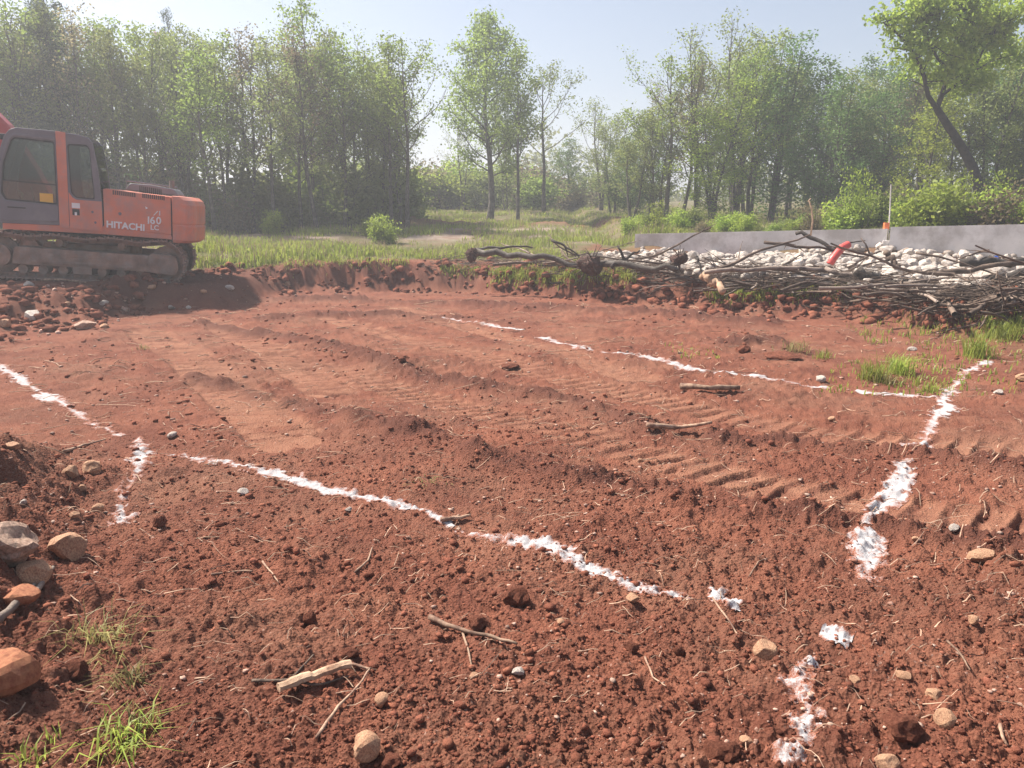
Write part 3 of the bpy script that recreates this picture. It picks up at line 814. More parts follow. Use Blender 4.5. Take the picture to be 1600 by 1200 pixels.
    m = MB(); x, z = E(38, 204); m.box(x - .20, x - .10, Y0 + .05, Y0 + .15, z - .16, z - .06); m.build('work_lamp', XM['black'], cab, bevel=.01)
    # lettering
    def letters(body, u, v, size, sx=1.0, it=0., bold=0.):
        me = text_mesh(body, size, it, bold); me.materials.append(XM['white'])
        o = link('lettering', me, None, epo); x, z = E(u, v)
        o.location = (x, Y0 - .006, z); o.rotation_euler = (math.pi / 2, math.atan(.035), 0); o.scale = (sx, 1, 1)
    letters('HITACHI', 176.5, 345, .165, 1.12, 0, .006)
    letters('1', 240, 340, .185, 1.1, 0, .004); letters('6', 246.5, 340.3, .185, 1.1, 0, .004); letters('0', 256.5, 340.9, .185, 1.1, 0, .004)
    letters('LC', 247, 349.5, .125, 1.1, 0, .003)
    letters('/', 253, 327.5, .115, 1.3, .4, .003); letters('I', 261.5, 327.8, .115, 1.1, 0, .003)
    m = MB(); p = E(240, 314); m.plate([(p[0], p[1]), (p[0] + .005, p[1] - .05), (p[0] + .05, p[1] - .03)], [], Y0 - .006, Y0 - .001); m.build('emblem', XM['white'], epo)
    # --- boom, arm and bucket, reaching out of the picture to the left
    def beam(name, path, hs, y0, y1, mat):
        mb = MB(); up, dn = [], []
        for i, p in enumerate(path):
            a, b = Vector(path[max(i - 1, 0)]), Vector(path[min(i + 1, len(path) - 1)])
            d = (b - a).normalized(); n = Vector((-d.y, d.x))
            up.append(tuple(Vector(p) + n * hs[i])); dn.append(tuple(Vector(p) - n * hs[i]))
        mb.plate(up + dn[::-1], [], y0, y1)
        return mb.build(name, mat, root, bevel=.02, fixn=True)
    beam('boom', [(-2.75, 1.25), (-3.15, 1.75), (-3.7, 2.45), (-4.6, 3.3), (-5.4, 3.65), (-6.6, 3.55), (-7.6, 3.2)], [.14, .26, .36, .36, .30, .22, .14], 1.12, 1.52, XM['red'])
    bt = MB(); bt.box(-3.2, -2.5, 1.06, 1.11, .95, 1.5); bt.box(-3.2, -2.5, 1.53, 1.58, .95, 1.5); bt.build('boom_bracket', XM['orange'], root, bevel=.01)
    for y in (1.0, 1.6):
        m = MB(); m.tube([(-3.35, y, 1.0), (-4.3, y, 2.3)], .075, 12); m.tube([(-4.3, y, 2.3), (-4.75, y, 2.95)], .04, 10); m.build('boom_cylinder', XM['orange'], root)
    beam('arm', [(-7.2, 3.6), (-7.5, 3.1), (-7.2, 1.9), (-6.9, .75)], [.14, .22, .16, .1], 1.16, 1.48, XM['red'])
    m = MB(); m.plate([(-7.0, .75), (-7.35, .55), (-7.4, .2), (-7.1, .0), (-6.6, .0), (-6.35, .2), (-6.75, .75)], [], .9, 1.75); m.build('bucket', XM['steel'], root, bevel=.02)
    m = MB(); x, z = E(1, 250); m.tube([(x - .1, Y0 + .02, z - .2), (x - .16, Y0 - .05, z + .4), (x - .12, Y0 + .0, z + .5)], .014, 6); m.box(x - .22, x - .12, Y0 - .12, Y0 + .06, z + .05, z + .3); m.build('mirror', XM['black'], root)
    return root
excavator = make_excavator()

# ------------------------------------------------------------------ trees
def unit(rg):
    while True:
        v = Vector((rg.uniform(-1, 1), rg.uniform(-1, 1), rg.uniform(-1, 1)))
        if .05 < v.length < 1: return v.normalized()

def leaves(pts, n, sig, size, seed, droop=0.0, aspect=.6):
    """n rhombic leaves round each point"""
    g = np.random.default_rng(seed)
    P = np.repeat(np.asarray(pts, float), n, axis=0)
    P = P + g.normal(0, sig, P.shape) * np.array((1, 1, .75))
    k = len(P)
    d = g.normal(0, 1, (k, 3)); d[:, 2] -= droop; d /= np.linalg.norm(d, axis=1)[:, None]
    q = g.normal(0, 1, (k, 3)); q -= (q * d).sum(1)[:, None] * d; q /= np.linalg.norm(q, axis=1)[:, None]
    s = size * g.uniform(.6, 1.35, (k, 1))
    V = np.stack([P - d * s * .5, P + q * s * aspect * .5, P + d * s * .5, P - q * s * aspect * .5], 1).reshape(-1, 3)
    return V, np.arange(4 * k).reshape(-1, 4)

def limb(mb, rg, start, direc, length, r0, n=5, bend=.25, up=.15, sides=5, r1=None):
    p = Vector(start); d = Vector(direc).normalized(); pts = [p.copy()]
    for i in range(n):
        d = (d + unit(rg) * bend + Vector((0, 0, up))).normalized()
        p = p + d * (length / n); pts.append(p.copy())
    r1 = r0 * .25 if r1 is None else r1
    mb.tube(pts, [r0 + (r1 - r0) * i / n for i in range(n + 1)], sides, cap=False)
    return pts

def make_tree(seed, H=8.0, bole=.3, r0=.085, nprim=24, spread=.30, up=.25, lean=(0, 0), leafn=10, sig=.17, size=.115, rise=.6, crown_top=.35, forks=1, nsec=5, pine=False, path=None, lowleaf=0):
    rg = random.Random(seed); mb = MB(); tips = []
    stems = []
    if path:
        for pth, rads in path:
            mb.tube(pth, rads, 7, cap=False); stems.append([Vector(p) for p in pth])
    else:
        for f in range(forks):
            base = Vector((rg.uniform(-.15, .15) * (forks > 1), rg.uniform(-.15, .15) * (forks > 1), -.25))
            hh = H * (1 if f == 0 else rg.uniform(.7, .95)); n = 9
            a = rg.uniform(0, 6.28); sl = Vector((lean[0] + .10 * math.cos(a) * (forks > 1), lean[1] + .10 * math.sin(a) * (forks > 1), 1))
            p = base.copy(); pts = [p.copy()]; wob = Vector((0, 0, 0))
            for i in range(n):
                wob = wob * .5 + Vector((rg.uniform(-1, 1), rg.uniform(-1, 1), 0)) * .085
                p = p + (sl + wob).normalized() * ((hh + .25) / n); pts.append(p.copy())
            mb.tube(pts, [r0 * (1.25 if i == 0 else 1) * (1 - .88 * i / n) for i in range(n + 1)], 7, cap=False)
            stems.append(pts)
    for si, pts in enumerate(stems):
        np_ = nprim if si == 0 or path else int(nprim * .6)
        for i in range(np_):
            t = bole + (1 - bole) * ((i + rg.random()) / np_)
            k = min(int(t * (len(pts) - 1)), len(pts) - 2); fr = t * (len(pts) - 1) - k
            st = pts[k].lerp(pts[k + 1], fr)
            az = i * 2.4 + rg.uniform(-.5, .5)
            q = (t - bole) / (1 - bole)
            prof = (math.sin(math.pi * min(1, .18 + .82 * q) ** .8) * .9 + .25) if not pine else (1.05 - q * .9)
            L = H * spread * prof * rg.uniform(.65, 1.15)
            el = (rise + .5 * q + rg.uniform(-.2, .2)) if not pine else rg.uniform(.0, .35)
            d = Vector((math.cos(az) * math.cos(el), math.sin(az) * math.cos(el), math.sin(el)))
            pr = limb(mb, rg, st, d, L, r0 * .34 * (1.1 - .7 * t), 5, .22, up * .4, 4)
            tips.append(pr[-1])
            for s_ in range(max(1, round(nsec * min(1.15, prof))) if not pine else max(1, round(nsec * (1.1 - .95 * q)))):
                tt = rg.uniform(.3, 1.0); kk = min(int(tt * 5), 4); s0 = pr[kk].lerp(pr[kk + 1], tt * 5 - kk)
                d2 = ((pr[kk + 1] - pr[kk]).normalized() + unit(rg) * .9 + Vector((0, 0, .2))).normalized()
                sc = limb(mb, rg, s0, d2, L * rg.uniform(.22, .42), r0 * .09, 3, .3, .1, 3)
                tips += [sc[1].lerp(sc[2], .5), sc[2], sc[3]]
    for _ in range(lowleaf):
        st = rg.choice(stems); p = st[rg.randint(1, 3)]; tips.append(p + Vector((rg.gauss(0, .45), rg.gauss(0, .45), rg.gauss(0, .5))))
    V, Fq = leaves([tuple(p) for p in tips], leafn, sig, size, seed, .3, .62 if not pine else .18)
    return mb.mesh('trunk', True), np_mesh('crown', V, Fq)

PROTO = {}
def proto(key, mat, bark='bark', **kw):
    tm, cm = make_tree(**kw)
    PROTO[key] = (tm, cm, M[mat], M[bark], kw.get('H', 8.0))
proto('slender1', 'leaf_oak', seed=11, bole=.34, nprim=22, spread=.19, rise=.7, leafn=9)
proto('slender2', 'leaf_grey', seed=12, bole=.30, nprim=24, spread=.21, rise=.6, leafn=9, forks=2)
proto('slender3', 'leaf_oak', seed=13, bole=.42, nprim=18, spread=.22, rise=.75, leafn=8, lean=(.06, 0))
proto('slender4', 'leaf_grey', seed=14, bole=.26, nprim=26, spread=.18, rise=.55, leafn=8)
proto('bronze', 'leaf_bronze', seed=15, bole=.28, nprim=24, spread=.21, rise=.7, leafn=6, size=.10)
proto('sparse', 'leaf_grey', seed=16, bole=.30, nprim=22, spread=.24, rise=.75, leafn=4, size=.10, forks=2)
proto('broad', 'leaf_oak', seed=17, bole=.30, nprim=26, spread=.30, rise=.55, leafn=9, r0=.11, nsec=6)
proto('open', 'leaf_oak', seed=18, bole=.40, nprim=15, spread=.40, rise=.5, leafn=9, r0=.12, nsec=6)
proto('fresh', 'leaf_fresh', seed=19, bole=.15, nprim=26, spread=.24, rise=.5, leafn=9, forks=2, size=.12, lowleaf=60)
proto('dense', 'leaf_dark', seed=20, bole=.10, nprim=30, spread=.27, rise=.45, leafn=11, forks=2, lowleaf=100)
proto('mid', 'leaf_grey', seed=24, bole=.14, nprim=30, spread=.25, rise=.5, leafn=9, forks=2, lowleaf=60)
proto('pine', 'needle', 'bark_dark', seed=21, bole=.22, nprim=34, spread=.17, leafn=16, sig=.12, size=.17, pine=True, nsec=5, r0=.1)
proto('tall_oak', 'leaf_oak', seed=22, H=9.5, bole=.24, nprim=40, spread=.21, rise=.35, leafn=12, r0=.155, nsec=10, size=.13, sig=.21)

TG = None
def place_tree(key, u, y, vtop, label, cat='tree', group=None, rz=None, wide=1.0, name=None, seen=True):
    tm, cm, lm, bk, H = PROTO[key]
    x = at_y(u, y); z = h1(x, y)
    top = CAM_H + (350 - vtop) / FPX * y
    k = max(.25, (top - z) / H)
    root = empty(name or 'tree', (x, y, z), rng.uniform(0, 6.28) if rz is None else rz)
    root.scale = (k ** .8 * wide, k ** .8 * wide, k)
    tag(root, label, cat, group)
    link('trunk', tm, bk, root); link('crown', cm, lm, root)
    return root

rng = random.Random(77)
SKY_L = ([-900, -400, 0, 60, 120, 180, 210, 245, 290, 350, 400, 440, 500, 540, 570, 600, 650, 690], [80, 60, 35, 40, 46, 56, 64, 68, 70, 76, 78, 78, 76, 92, 96, 108, 124, 165])
SKY_R = ([880, 920, 960, 1000, 1040, 1080, 1120, 1160, 1200, 1240, 1300, 1370, 1420, 1500, 1600, 2000, 2500], [205, 185, 175, 158, 138, 100, 82, 80, 95, 115, 115, 118, 100, 85, 70, 60, 60])
LW, RW = 'trees of the wood behind the excavator', 'trees of the wood behind the concrete wall'
kinds_l = ['slender1', 'slender2', 'slender3', 'slender4', 'slender1', 'slender2', 'bronze', 'sparse', 'mid', 'slender4', 'broad']
names_l = {'slender1': 'slender green-leaved tree', 'slender2': 'twin-stemmed grey-green tree', 'slender3': 'bare-stemmed slender green tree', 'slender4': 'narrow grey-green tree', 'bronze': 'bronze-leaved young tree', 'sparse': 'thinly leaved twiggy tree',
           'mid': 'bushy low-leafed grey-green tree', 'broad': 'broad-crowned green oak', 'fresh': 'bright yellow-green young tree', 'dense': 'dense dark green tree', 'open': 'open-crowned tree'}
kk = 0
for row, (y0, step, jit, drop) in enumerate(((27.0, 33, 10, 0), (29.5, 42, 14, 6), (33.5, 66, 18, 12), (39, 100, 20, 16))):
    u = -560 if row < 4 else -400
    while u < 655 - row * 12:
        uu = u + rng.uniform(-jit, jit)
        dep = y0 + rng.uniform(-.9, .9) + max(0, (uu - 380) / 260) * 4.0 * (row < 2)
        if not (row == 0 and 250 < uu < 330 and rng.random() < .5):
            key = kinds_l[(kk * 7 + row * 3 + rng.randint(0, 2)) % len(kinds_l)]
            if uu < -40 and rng.random() < .4: key = 'mid'
            vt = np.interp(uu, *SKY_L) + drop + abs(rng.gauss(0, 16))
            place_tree(key, uu, dep, vt, names_l[key] + (' at front edge of' if row == 0 else ' deep in' if row > 2 else ' inside') + ' wood ' + ('left of the cab' if uu < 0 else 'behind the cab' if uu < 180 else 'behind the excavator tail' if uu < 330 else 'between excavator and meadow' if uu < 500 else 'ending at the meadow'), group=LW, wide=rng.uniform(.9, 1.2))
        kk += 1
        u += step * rng.uniform(.8, 1.2)
# distinct trees of the left wood
place_tree('pine', 118, 28.0, 6, 'dark pine rising above the wood behind the excavator cab', name='pine_tree', wide=1.25)
place_tree('pine', 84, 29.0, 26, 'lower dark pine left of the taller pine, over the cab', name='pine_tree', wide=1.1)
place_tree('pine', 286, 34.0, 47, 'narrow pointed dark pine over the back of the excavator', name='pine_tree', wide=.65)
place_tree('slender3', 500, 29.5, 38, 'tallest slender tree topping the left wood, above its middle', wide=1.0)
place_tree('open', 636, 28.5, 108, 'forked open-crowned tree with dark leaning stem at the end of the left wood', wide=1.0)
place_tree('slender1', 612, 29.5, 92, 'slender dark-stemmed tree beside the forked tree ending the left wood', wide=1.15)
# the group in the middle
place_tree('tall_oak', 765, 37, 57, 'tallest dark-trunked oak standing alone in the middle of the meadow', rz=.4, wide=1.12)
place_tree('slender1', 809, 35, 100, 'thin straight tree right beside the tall middle oak', wide=1.15)
place_tree('mid', 792, 42, 150, 'bushy grey-green tree just behind the tall middle oak', wide=.8)
place_tree('open', 850, 40, 140, 'spreading open-branched tree right of the tall middle oak', rz=1.0, wide=1.12)
place_tree('sparse', 724, 44, 190, 'thin sparse tree left of the tall middle oak', wide=.95)
place_tree('sparse', 690, 58, 262, 'small thinly leaved tree far off in the gap beside the left wood', wide=.9)
place_tree('sparse', 940, 42, 172, 'twiggy forked tree at the left end of the right wood', wide=1.25)
place_tree('dense', 893, 46, 228, 'round dark green tree between the spreading tree and the right wood', wide=1.3)
# right wood
kinds_r = ['broad', 'mid', 'bronze', 'slender2', 'dense', 'fresh', 'slender1', 'mid', 'sparse', 'broad', 'dense']
for row, (y0, step, jit, drop) in enumerate(((31, 46, 14, 8), (34, 54, 18, 8), (39, 74, 20, 4))):
    u = 985 - row * 14
    while u < 2150:
        uu = u + rng.uniform(-jit, jit)
        key = kinds_r[(kk * 5 + row * 4 + rng.randint(0, 2)) % len(kinds_r)]
        vt = np.interp(uu, *SKY_R) + drop + abs(rng.gauss(0, 18)) + (45 if key == 'fresh' else 0)
        yy = y0 + rng.uniform(-1, 1) - max(0, (uu - 1250) / 400) * 3.2
        place_tree(key, uu, yy, vt, names_l[key] + (' at front edge of' if row == 0 else ' deep in' if row > 2 else ' inside') + ' wood ' + ('left of the wall end' if uu < 1000 else 'behind the low wall' if uu < 1200 else 'behind the brush heap' if uu < 1390 else 'around the leaning oak' if uu < 1610 else 'right of the leaning oak'), group=RW, wide=rng.uniform(1.0, 1.3))
        kk += 1
        u += step * rng.uniform(.8, 1.2)
place_tree('open', 1040, 30.5, 128, 'dark forked tree leading the right wood above the wall end', rz=2.2, wide=1.1)
place_tree('sparse', 1090, 31, 82, 'thinly leaved tall tree just left of the highest crown of the right wood', wide=1.2)
place_tree('sparse', 1150, 31.5, 56, 'twiggy tallest tree topping the right wood', wide=1.1)
place_tree('dense', 1205, 31, 92, 'big dark green crown in the middle of the right wood', wide=1.15)
place_tree('dense', 1280, 29, 150, 'dark green tree behind the wall near the white stick', wide=1.2)
place_tree('fresh', 1110, 30, 190, 'bright yellow-green tree low in the right wood left of the dark crown', wide=1.25)
place_tree('fresh', 1440, 26, 150, 'yellow-green young tree just left of the leaning trunk', wide=1.1)

# the leaning oak at the right
def leaning_oak():
    y = 24.5; s = y / FPX * 1.0
    bx = at_y(1528, y); bz = h1(bx, y)
    def P(u, v, dy=0.0):
        d = ray(u, v); k = (y + dy) / d[1]; return Vector((d[0] * k - bx, dy, CAM_H + d[2] * k - bz))
    off = P(1528, 280).x
    stem = [Vector((.35, 0, -.3)), P(1531, 300), P(1520, 262), P(1500, 225), P(1480, 195), P(1464, 170)]
    f1 = [P(1464, 170), P(1450, 150, -.2), P(1444, 120, -.3), P(1430, 85, -.5), P(1405, 55, -.7), P(1380, 35, -.8)]
    f2 = [P(1464, 170), P(1474, 140, .1), P(1484, 110, .2), P(1500, 80, .2), P(1528, 50, .4), P(1552, 20, .5)]
    f3 = [P(1470, 150, .1), P(1495, 132, .5), P(1520, 112, .8), P(1550, 95, 1.0), P(1585, 85, 1.2)]
    f4 = [P(1484, 110, .2), P(1465, 92, -.3), P(1450, 60, -.6), P(1445, 25, -.7), P(1440, 12, -.7)]
    f5 = [P(1500, 80, .2), P(1502, 50, -.2), P(1500, 20, -.4), P(1495, 5, -.5)]
    f6 = [P(1520, 112, .8), P(1540, 70, .3), P(1565, 45, .2), P(1580, 25, .2)]
    paths = [(stem, [.20, .17, .15, .13, .12, .105])]
    for f, r in ((f1, .08), (f2, .085), (f3, .055), (f4, .05), (f5, .045), (f6, .04)):
        paths.append((f, [r * (1 - .75 * i / (len(f) - 1)) for i in range(len(f))]))
    rg = random.Random(5); mb = MB(); tips = []
    for pth, rad in paths: mb.tube(pth, rad, 8, cap=False)
    for pth, rad in paths[1:]:
        for i in range(17):
            t = .25 + .75 * (i + rg.random()) / 17; k = min(int(t * (len(pth) - 1)), len(pth) - 2)
            st = pth[k].lerp(pth[k + 1], t * (len(pth) - 1) - k)
            pr = limb(mb, rg, st, unit(rg) + Vector((0, 0, .35)), rg.uniform(.5, 1.2), .022, 4, .25, .1, 4)
            for _ in range(4):
                j = rg.randint(1, 3); sc = limb(mb, rg, pr[j], unit(rg) + Vector((0, 0, .2)), rg.uniform(.2, .5), .009, 2, .3, .1, 3)
                tips += [tuple(sc[1]), tuple(sc[2])]
            tips.append(tuple(pr[-1]))
    V, Fq = leaves(tips, 17, .14, .13, 55, .3)
    root = empty('leaning_oak', (bx, y, bz))
    tag(root, 'oak with thick leaning dark trunk and bright crown at the right edge', 'tree')
    link('trunk', mb.mesh('trunk', True), M['bark_dark'], root); link('crown', np_mesh('crown', V, Fq), M['leaf_fresh'], root)
leaning_oak()

# red and white mast far behind the wood
def mast():
    y = 120; d = ray(247, 50); x = d[0] * y / d[1]; zt = CAM_H + d[2] * y / d[1]
    root = empty('radio_mast', (x, y, 4.0)); tag(root, 'red lattice mast far off above the left wood', 'mast')
    zt -= 4.0
    red = simple('mast_red', (.55, .10, .08), .6, bump=0)
    m = MB()
    for a, b in ((-.45, -.45), (.45, -.45), (.45, .45), (-.45, .45)): m.tube([(a, b, 0), (a * .5, b * .5, zt)], .07, 5)
    n = 16
    for i in range(n):
        z0, z1 = zt * i / n, zt * (i + 1) / n; w0, w1 = .45 - .22 * i / n, .45 - .22 * (i + 1) / n
        m.tube([(-w0, -w0, z0), (w1, -w1, z1)], .04, 4); m.tube([(w0, w0, z0), (-w1, w1, z1)], .04, 4); m.tube([(-w0, w0, z0), (-w1, -w1, z1)], .04, 4)
    m.build('lattice', red, root)
    for a in (0, 1, 2):
        t = MB(); c, s_ = math.cos(a * 2.1 + .3), math.sin(a * 2.1 + .3)
        t.box(-.12, .12, -.06, .06, 0, 1.3)
        o = t.build('antenna', red, root); o.location = (c * .8, s_ * .8, zt - 1.2)
        t2 = MB(); t2.tube([(0, 0, zt - .9), (c * .8, s_ * .8, zt - .6)], .05, 5); t2.build('bracket', red, root)
mast()

# ------------------------------------------------------------------ shrubs
def make_shrub(seed, H=1.6, n=16, spread=.5, leafn=8, sig=.10, size=.10, shoots=False):
    rg = random.Random(seed); mb = MB(); tips = []
    for i in range(n):
        a = rg.uniform(0, 6.28); tl = rg.uniform(.1, .5) * (.45 if shoots else 1)
        d = Vector((math.cos(a) * tl, math.sin(a) * tl, 1))
        st = Vector((rg.gauss(0, spread * .35), rg.gauss(0, spread * .35), -.1))
        L = H * rg.uniform(.45, 1.0)
        pr = limb(mb, rg, st, d, L, .014, 6, .16, .05, 4)
        for k in range(1, 7):
            tips.append(tuple(pr[k]))
            if not shoots or rg.random() < .5:
                for _ in range(2):
                    sc = limb(mb, rg, pr[k], unit(rg) + Vector((0, 0, .3)), H * rg.uniform(.12, .26), .006, 2, .3, .1, 3)
                    tips += [tuple(sc[1]), tuple(sc[2])]
    V, Fq = leaves(tips, leafn, sig, size, seed, .4, .65)
    return mb.mesh('stem', True), np_mesh('foliage', V, Fq)
SHRUB = {'fresh': (*make_shrub(31), M['leaf_fresh']), 'shoot': (*make_shrub(32, 2.0, 12, .5, 4, .12, .10, True), M['leaf_fresh']), 'oak': (*make_shrub(33, 1.6, 18, .6), M['leaf_oak']),
         'dark': (*make_shrub(34, 2.2, 20, .8, 9, .14, .13), M['leaf_dark']), 'bronze': (*make_shrub(35, 1.5, 14, .6, 5, .12, .10), M['leaf_bronze']), 'grey': (*make_shrub(36, 1.8, 18, .7, 8, .12, .12), M['leaf_grey'])}
SH = {'fresh': 1.6, 'shoot': 2.0, 'oak': 1.6, 'dark': 2.2, 'bronze': 1.5, 'grey': 1.8}
def place_shrub(key, u, y, h, label, group=None, wide=1.0, cat='shrub'):
    sm_, fm, lm = SHRUB[key]; x = at_y(u, y); z = h1(x, y)
    root = empty('shrub', (x, y, z - .05), rng.uniform(0, 6.28)); k = h / SH[key]
    root.scale = (k * wide, k * wide, k)
    tag(root, label, cat, group)
    link('stem', sm_, M['bark'], root); link('foliage', fm, lm, root)
G1 = 'undergrowth at the foot of the left wood'
nm_s = {'fresh': 'bright yellow-green leafy shrub', 'shoot': 'upright fresh green shoots', 'oak': 'green leafy shrub', 'dark': 'dark green shrub', 'bronze': 'brownish thin shrub', 'grey': 'grey-green shrub'}
u = -420
while u < 640:
    key = rng.choice(['dark', 'grey', 'bronze', 'grey', 'oak'])
    place_shrub(key, u + rng.uniform(-8, 8), 28.2 + rng.uniform(-.8, 2.5) + max(0, (u - 380) / 260) * 3, rng.uniform(1.3, 2.8), nm_s[key] + ' in shade at the wood foot ' + ('left of the cab' if u < 0 else 'behind the cab' if u < 180 else 'behind the excavator tail' if u < 330 else 'between excavator and meadow' if u < 500 else 'by the meadow end'), G1, 1.2)
    u += rng.uniform(17, 30) * (1.5 if u > 420 else 1)
place_shrub('fresh', 424, 25.3, .85, 'small bright green sapling in front of the dark left wood')
place_shrub('fresh', 600, 24, .95, 'pale green bush at the meadow edge below the end of the left wood', wide=1.1)
place_shrub('fresh', 575, 25.5, .6, 'low pale bush left of the pale green meadow-edge bush')
G2 = 'bushes beyond the meadow'
for i in range(40):
    u = rng.uniform(560, 1010); key = rng.choice(['oak', 'fresh', 'bronze', 'grey', 'fresh', 'bronze'])
    place_shrub(key, u, rng.uniform(44, 60), rng.uniform(1.5, 2.9), nm_s[key] + ' in the scrub beyond the meadow', G2, 1.5)
G3 = 'bushes along the back of the concrete wall'
u = 985
while u < 1900:
    key = rng.choice(['fresh', 'fresh', 'shoot', 'oak', 'bronze', 'fresh', 'grey'])
    dy = rng.uniform(1.1, 4.5)
    hgt = rng.uniform(.45, 1.35) * (1.15 if u > 1280 else .75)
    x0 = (u - 800) / FPX * 20
    place_shrub(key, u, wall_y(x0) + dy, hgt, nm_s[key] + ' behind the concrete wall, ' + ('near its free end' if u < 1060 else 'between free end and pale stick' if u < 1262 else 'between pale stick and grey pole' if u < 1385 else 'right of the grey pole' if u < 1500 else 'below the leaning oak'), G3, 1.15)
    u += rng.uniform(8, 16) * (1.6 if u > 1385 else 1)
for u, hh, lb in ((1325, 1.9, 'tall upright green shoots behind the wall, left of the thin grey pole'), (1345, 1.7, 'leafy green shoots behind the wall just left of the grey pole'), (1500, 1.75, 'upright shoots in front of the leaning trunk'), (1555, 1.9, 'tall leafy shoots at the foot of the leaning trunk')):
    place_shrub('shoot', u, 21.0, hh * .95, lb, None, .62)
place_shrub('bronze', 1265, 21.6, .9, 'rusty brown thin bush behind the wall by the pale bent stick', wide=.8)

# far wood: one mass closing the horizon
def far_wood():
    g = np.random.default_rng(8); pts = []
    for i in range(2600):
        a = R(g.uniform(-62, 62)); r = g.uniform(75, 110); top = 4.5 + 2.0 * math.sin(a * 21) + 1.5 * math.sin(a * 53)
        if -.16 < a < -.02: top *= .45
        x, y = r * math.sin(a), r * math.cos(a); pts.append((x, y, 3.0 + abs(g.normal(0, .6)) * top * .8))
    V, Fq = leaves(pts, 22, 1.0, .55, 9)
    o = link('far_wood', np_mesh('far_wood', V, Fq), M['leaf_grey']); o['kind'] = 'stuff'; o['label'] = 'distant low woodland closing the view'
far_wood()

# ------------------------------------------------------------------ grass
def blades(pos, hgt, wid, n, seed, bend=.5, spread=.06, zf=hz):
    """n curved blades (three triangles' worth) at each position"""
    g = np.random.default_rng(seed)
    P = np.repeat(np.asarray(pos, float), n, axis=0); H_ = np.repeat(np.asarray(hgt, float), n) * g.uniform(.5, 1.15, len(P))
    P = P + np.concatenate([g.normal(0, spread, (len(P), 2)), np.zeros((len(P), 1))], 1) if P.shape[1] == 3 else np.c_[P + g.normal(0, spread, P.shape), np.zeros(len(P))]
    P[:, 2] = zf(P[:, 0], P[:, 1]) - .01
    a = g.uniform(0, 2 * np.pi, len(P)); d = np.stack([np.cos(a), np.sin(a), np.zeros(len(P))], 1); q = np.stack([-np.sin(a), np.cos(a), np.zeros(len(P))], 1)
    b = (bend * g.uniform(.2, 1.6, len(P)))[:, None]; Hc = H_[:, None]; w = wid * g.uniform(.6, 1.3, (len(P), 1)); up = np.array((0, 0, 1.))
    p1 = P + up * Hc * .55 + d * Hc * b * .25; p2 = P + up * Hc * (1 - .35 * b) + d * Hc * b * .9
    V = np.stack([P - q * w, P + q * w, p1 + q * w * .8, p1 - q * w * .8, p2], 1).reshape(-1, 3)
    i = np.arange(len(P))[:, None] * 5
    T = np.concatenate([i + np.array([[0, 1, 2]]), i + np.array([[0, 2, 3]]), i + np.array([[3, 2, 4]])], 0)
    return V, T
def grass_field():
    g = np.random.default_rng(21)
    P = []
    a = R(1) * g.uniform(-46, 40, 90000); r = 15.5 * (44 / 15.5) ** g.uniform(0, 1, 90000)
    x, y = r * np.sin(a), r * np.cos(a)
    _, k = macro(x, y)
    keep = g.uniform(0, 1, len(x)) < k['grassy'] * (1 - k['path']) * np.clip(.35 + .9 * fbm(x * .6, y * .6, 3, 411), .05, 1)
    keep &= ~((x > 3.2) & (y > wall_y(x) - .2) & (y < wall_y(x) + .5)) & ~((x > 2) & (k['bed'] > .3))
    x, y = x[keep], y[keep]
    h = .15 + .13 * np.clip(fbm(x * .5, y * .5, 2, 55) + .3, 0, 1)
    V, T = blades(np.stack([x, y], 1), h, .011, 4, 3, .5, .07)
    o = tag(link('meadow_grass', np_mesh('meadow_grass', V, T), M['grass']), 'fresh green meadow grass beyond the red cut', None, kind='stuff')
    sel = g.uniform(0, 1, len(x)) < .25
    V, T = blades(np.stack([x, y], 1)[sel], h[sel] * 1.5, .008, 3, 4, .4, .1)
    tag(link('dry_grass', np_mesh('dry_grass', V, T), M['straw']), 'dry straw stalks among the meadow grass', None, kind='stuff')
    # weeds on the berm under the brush, and on the right of the pad
    P = []
    for (u0, u1, v0, v1, n, hh) in ((770, 1000, 422, 443, 420, .16), (690, 800, 420, 432, 120, .12), (1110, 1260, 456, 470, 260, .12), (1260, 1330, 452, 466, 50, .12), (1400, 1600, 500, 620, 90, .10), (1330, 1600, 500, 540, 90, .12), (1040, 1120, 540, 560, 12, .08), (1290, 1480, 560, 620, 40, .09), (1540, 1600, 500, 530, 120, .16), (300, 640, 405, 418, 260, .14)):
        for _ in range(n):
            p = hit(rng.uniform(u0, u1), rng.uniform(v0, v1)); P.append((p[0], p[1], hh))
    P = np.array(P); V, T = blades(P[:, :2], P[:, 2], .007, 5, 6, .6, .05)
    tag(link('weeds', np_mesh('weeds', V, T), M['grass']), 'thin green weeds at the foot of the brush and on the red earth', None, kind='stuff')
grass_field()
def tuft(u, v, h, n, label, mat='grass', bend=.6, spread=.035, w=.0045):
    p = hit(u, v)
    z0 = h1(*p); V, T = blades([p] * n, [h] * n, w, 1, int(u + v), bend, spread)
    V = V - np.array((p[0], p[1], z0))
    o = link('grass_tuft', np_mesh('grass_tuft', V, T), M[mat]); o.location = (p[0], p[1], z0)
    return tag(o, label, 'grass tuft', 'grass tufts on the red earth')
tuft(1366, 596, .27, 150, 'yellow-green grass tuft left in the pair above the lime corner', spread=.07, bend=.8)
tuft(1404, 584, .30, 150, 'grass tuft right in the pair above the lime corner', spread=.07, bend=.8)
tuft(1388, 600, .16, 90, 'low spilling grass tuft in front of the pair', 'grass_dry', 1.1, .08)
tuft(1526, 558, .31, 230, 'largest dense grass tuft just behind the far end of the right lime line', spread=.08, bend=.6)
tuft(1572, 530, .30, 150, 'grass tuft at the right edge below the brush heap', spread=.10)
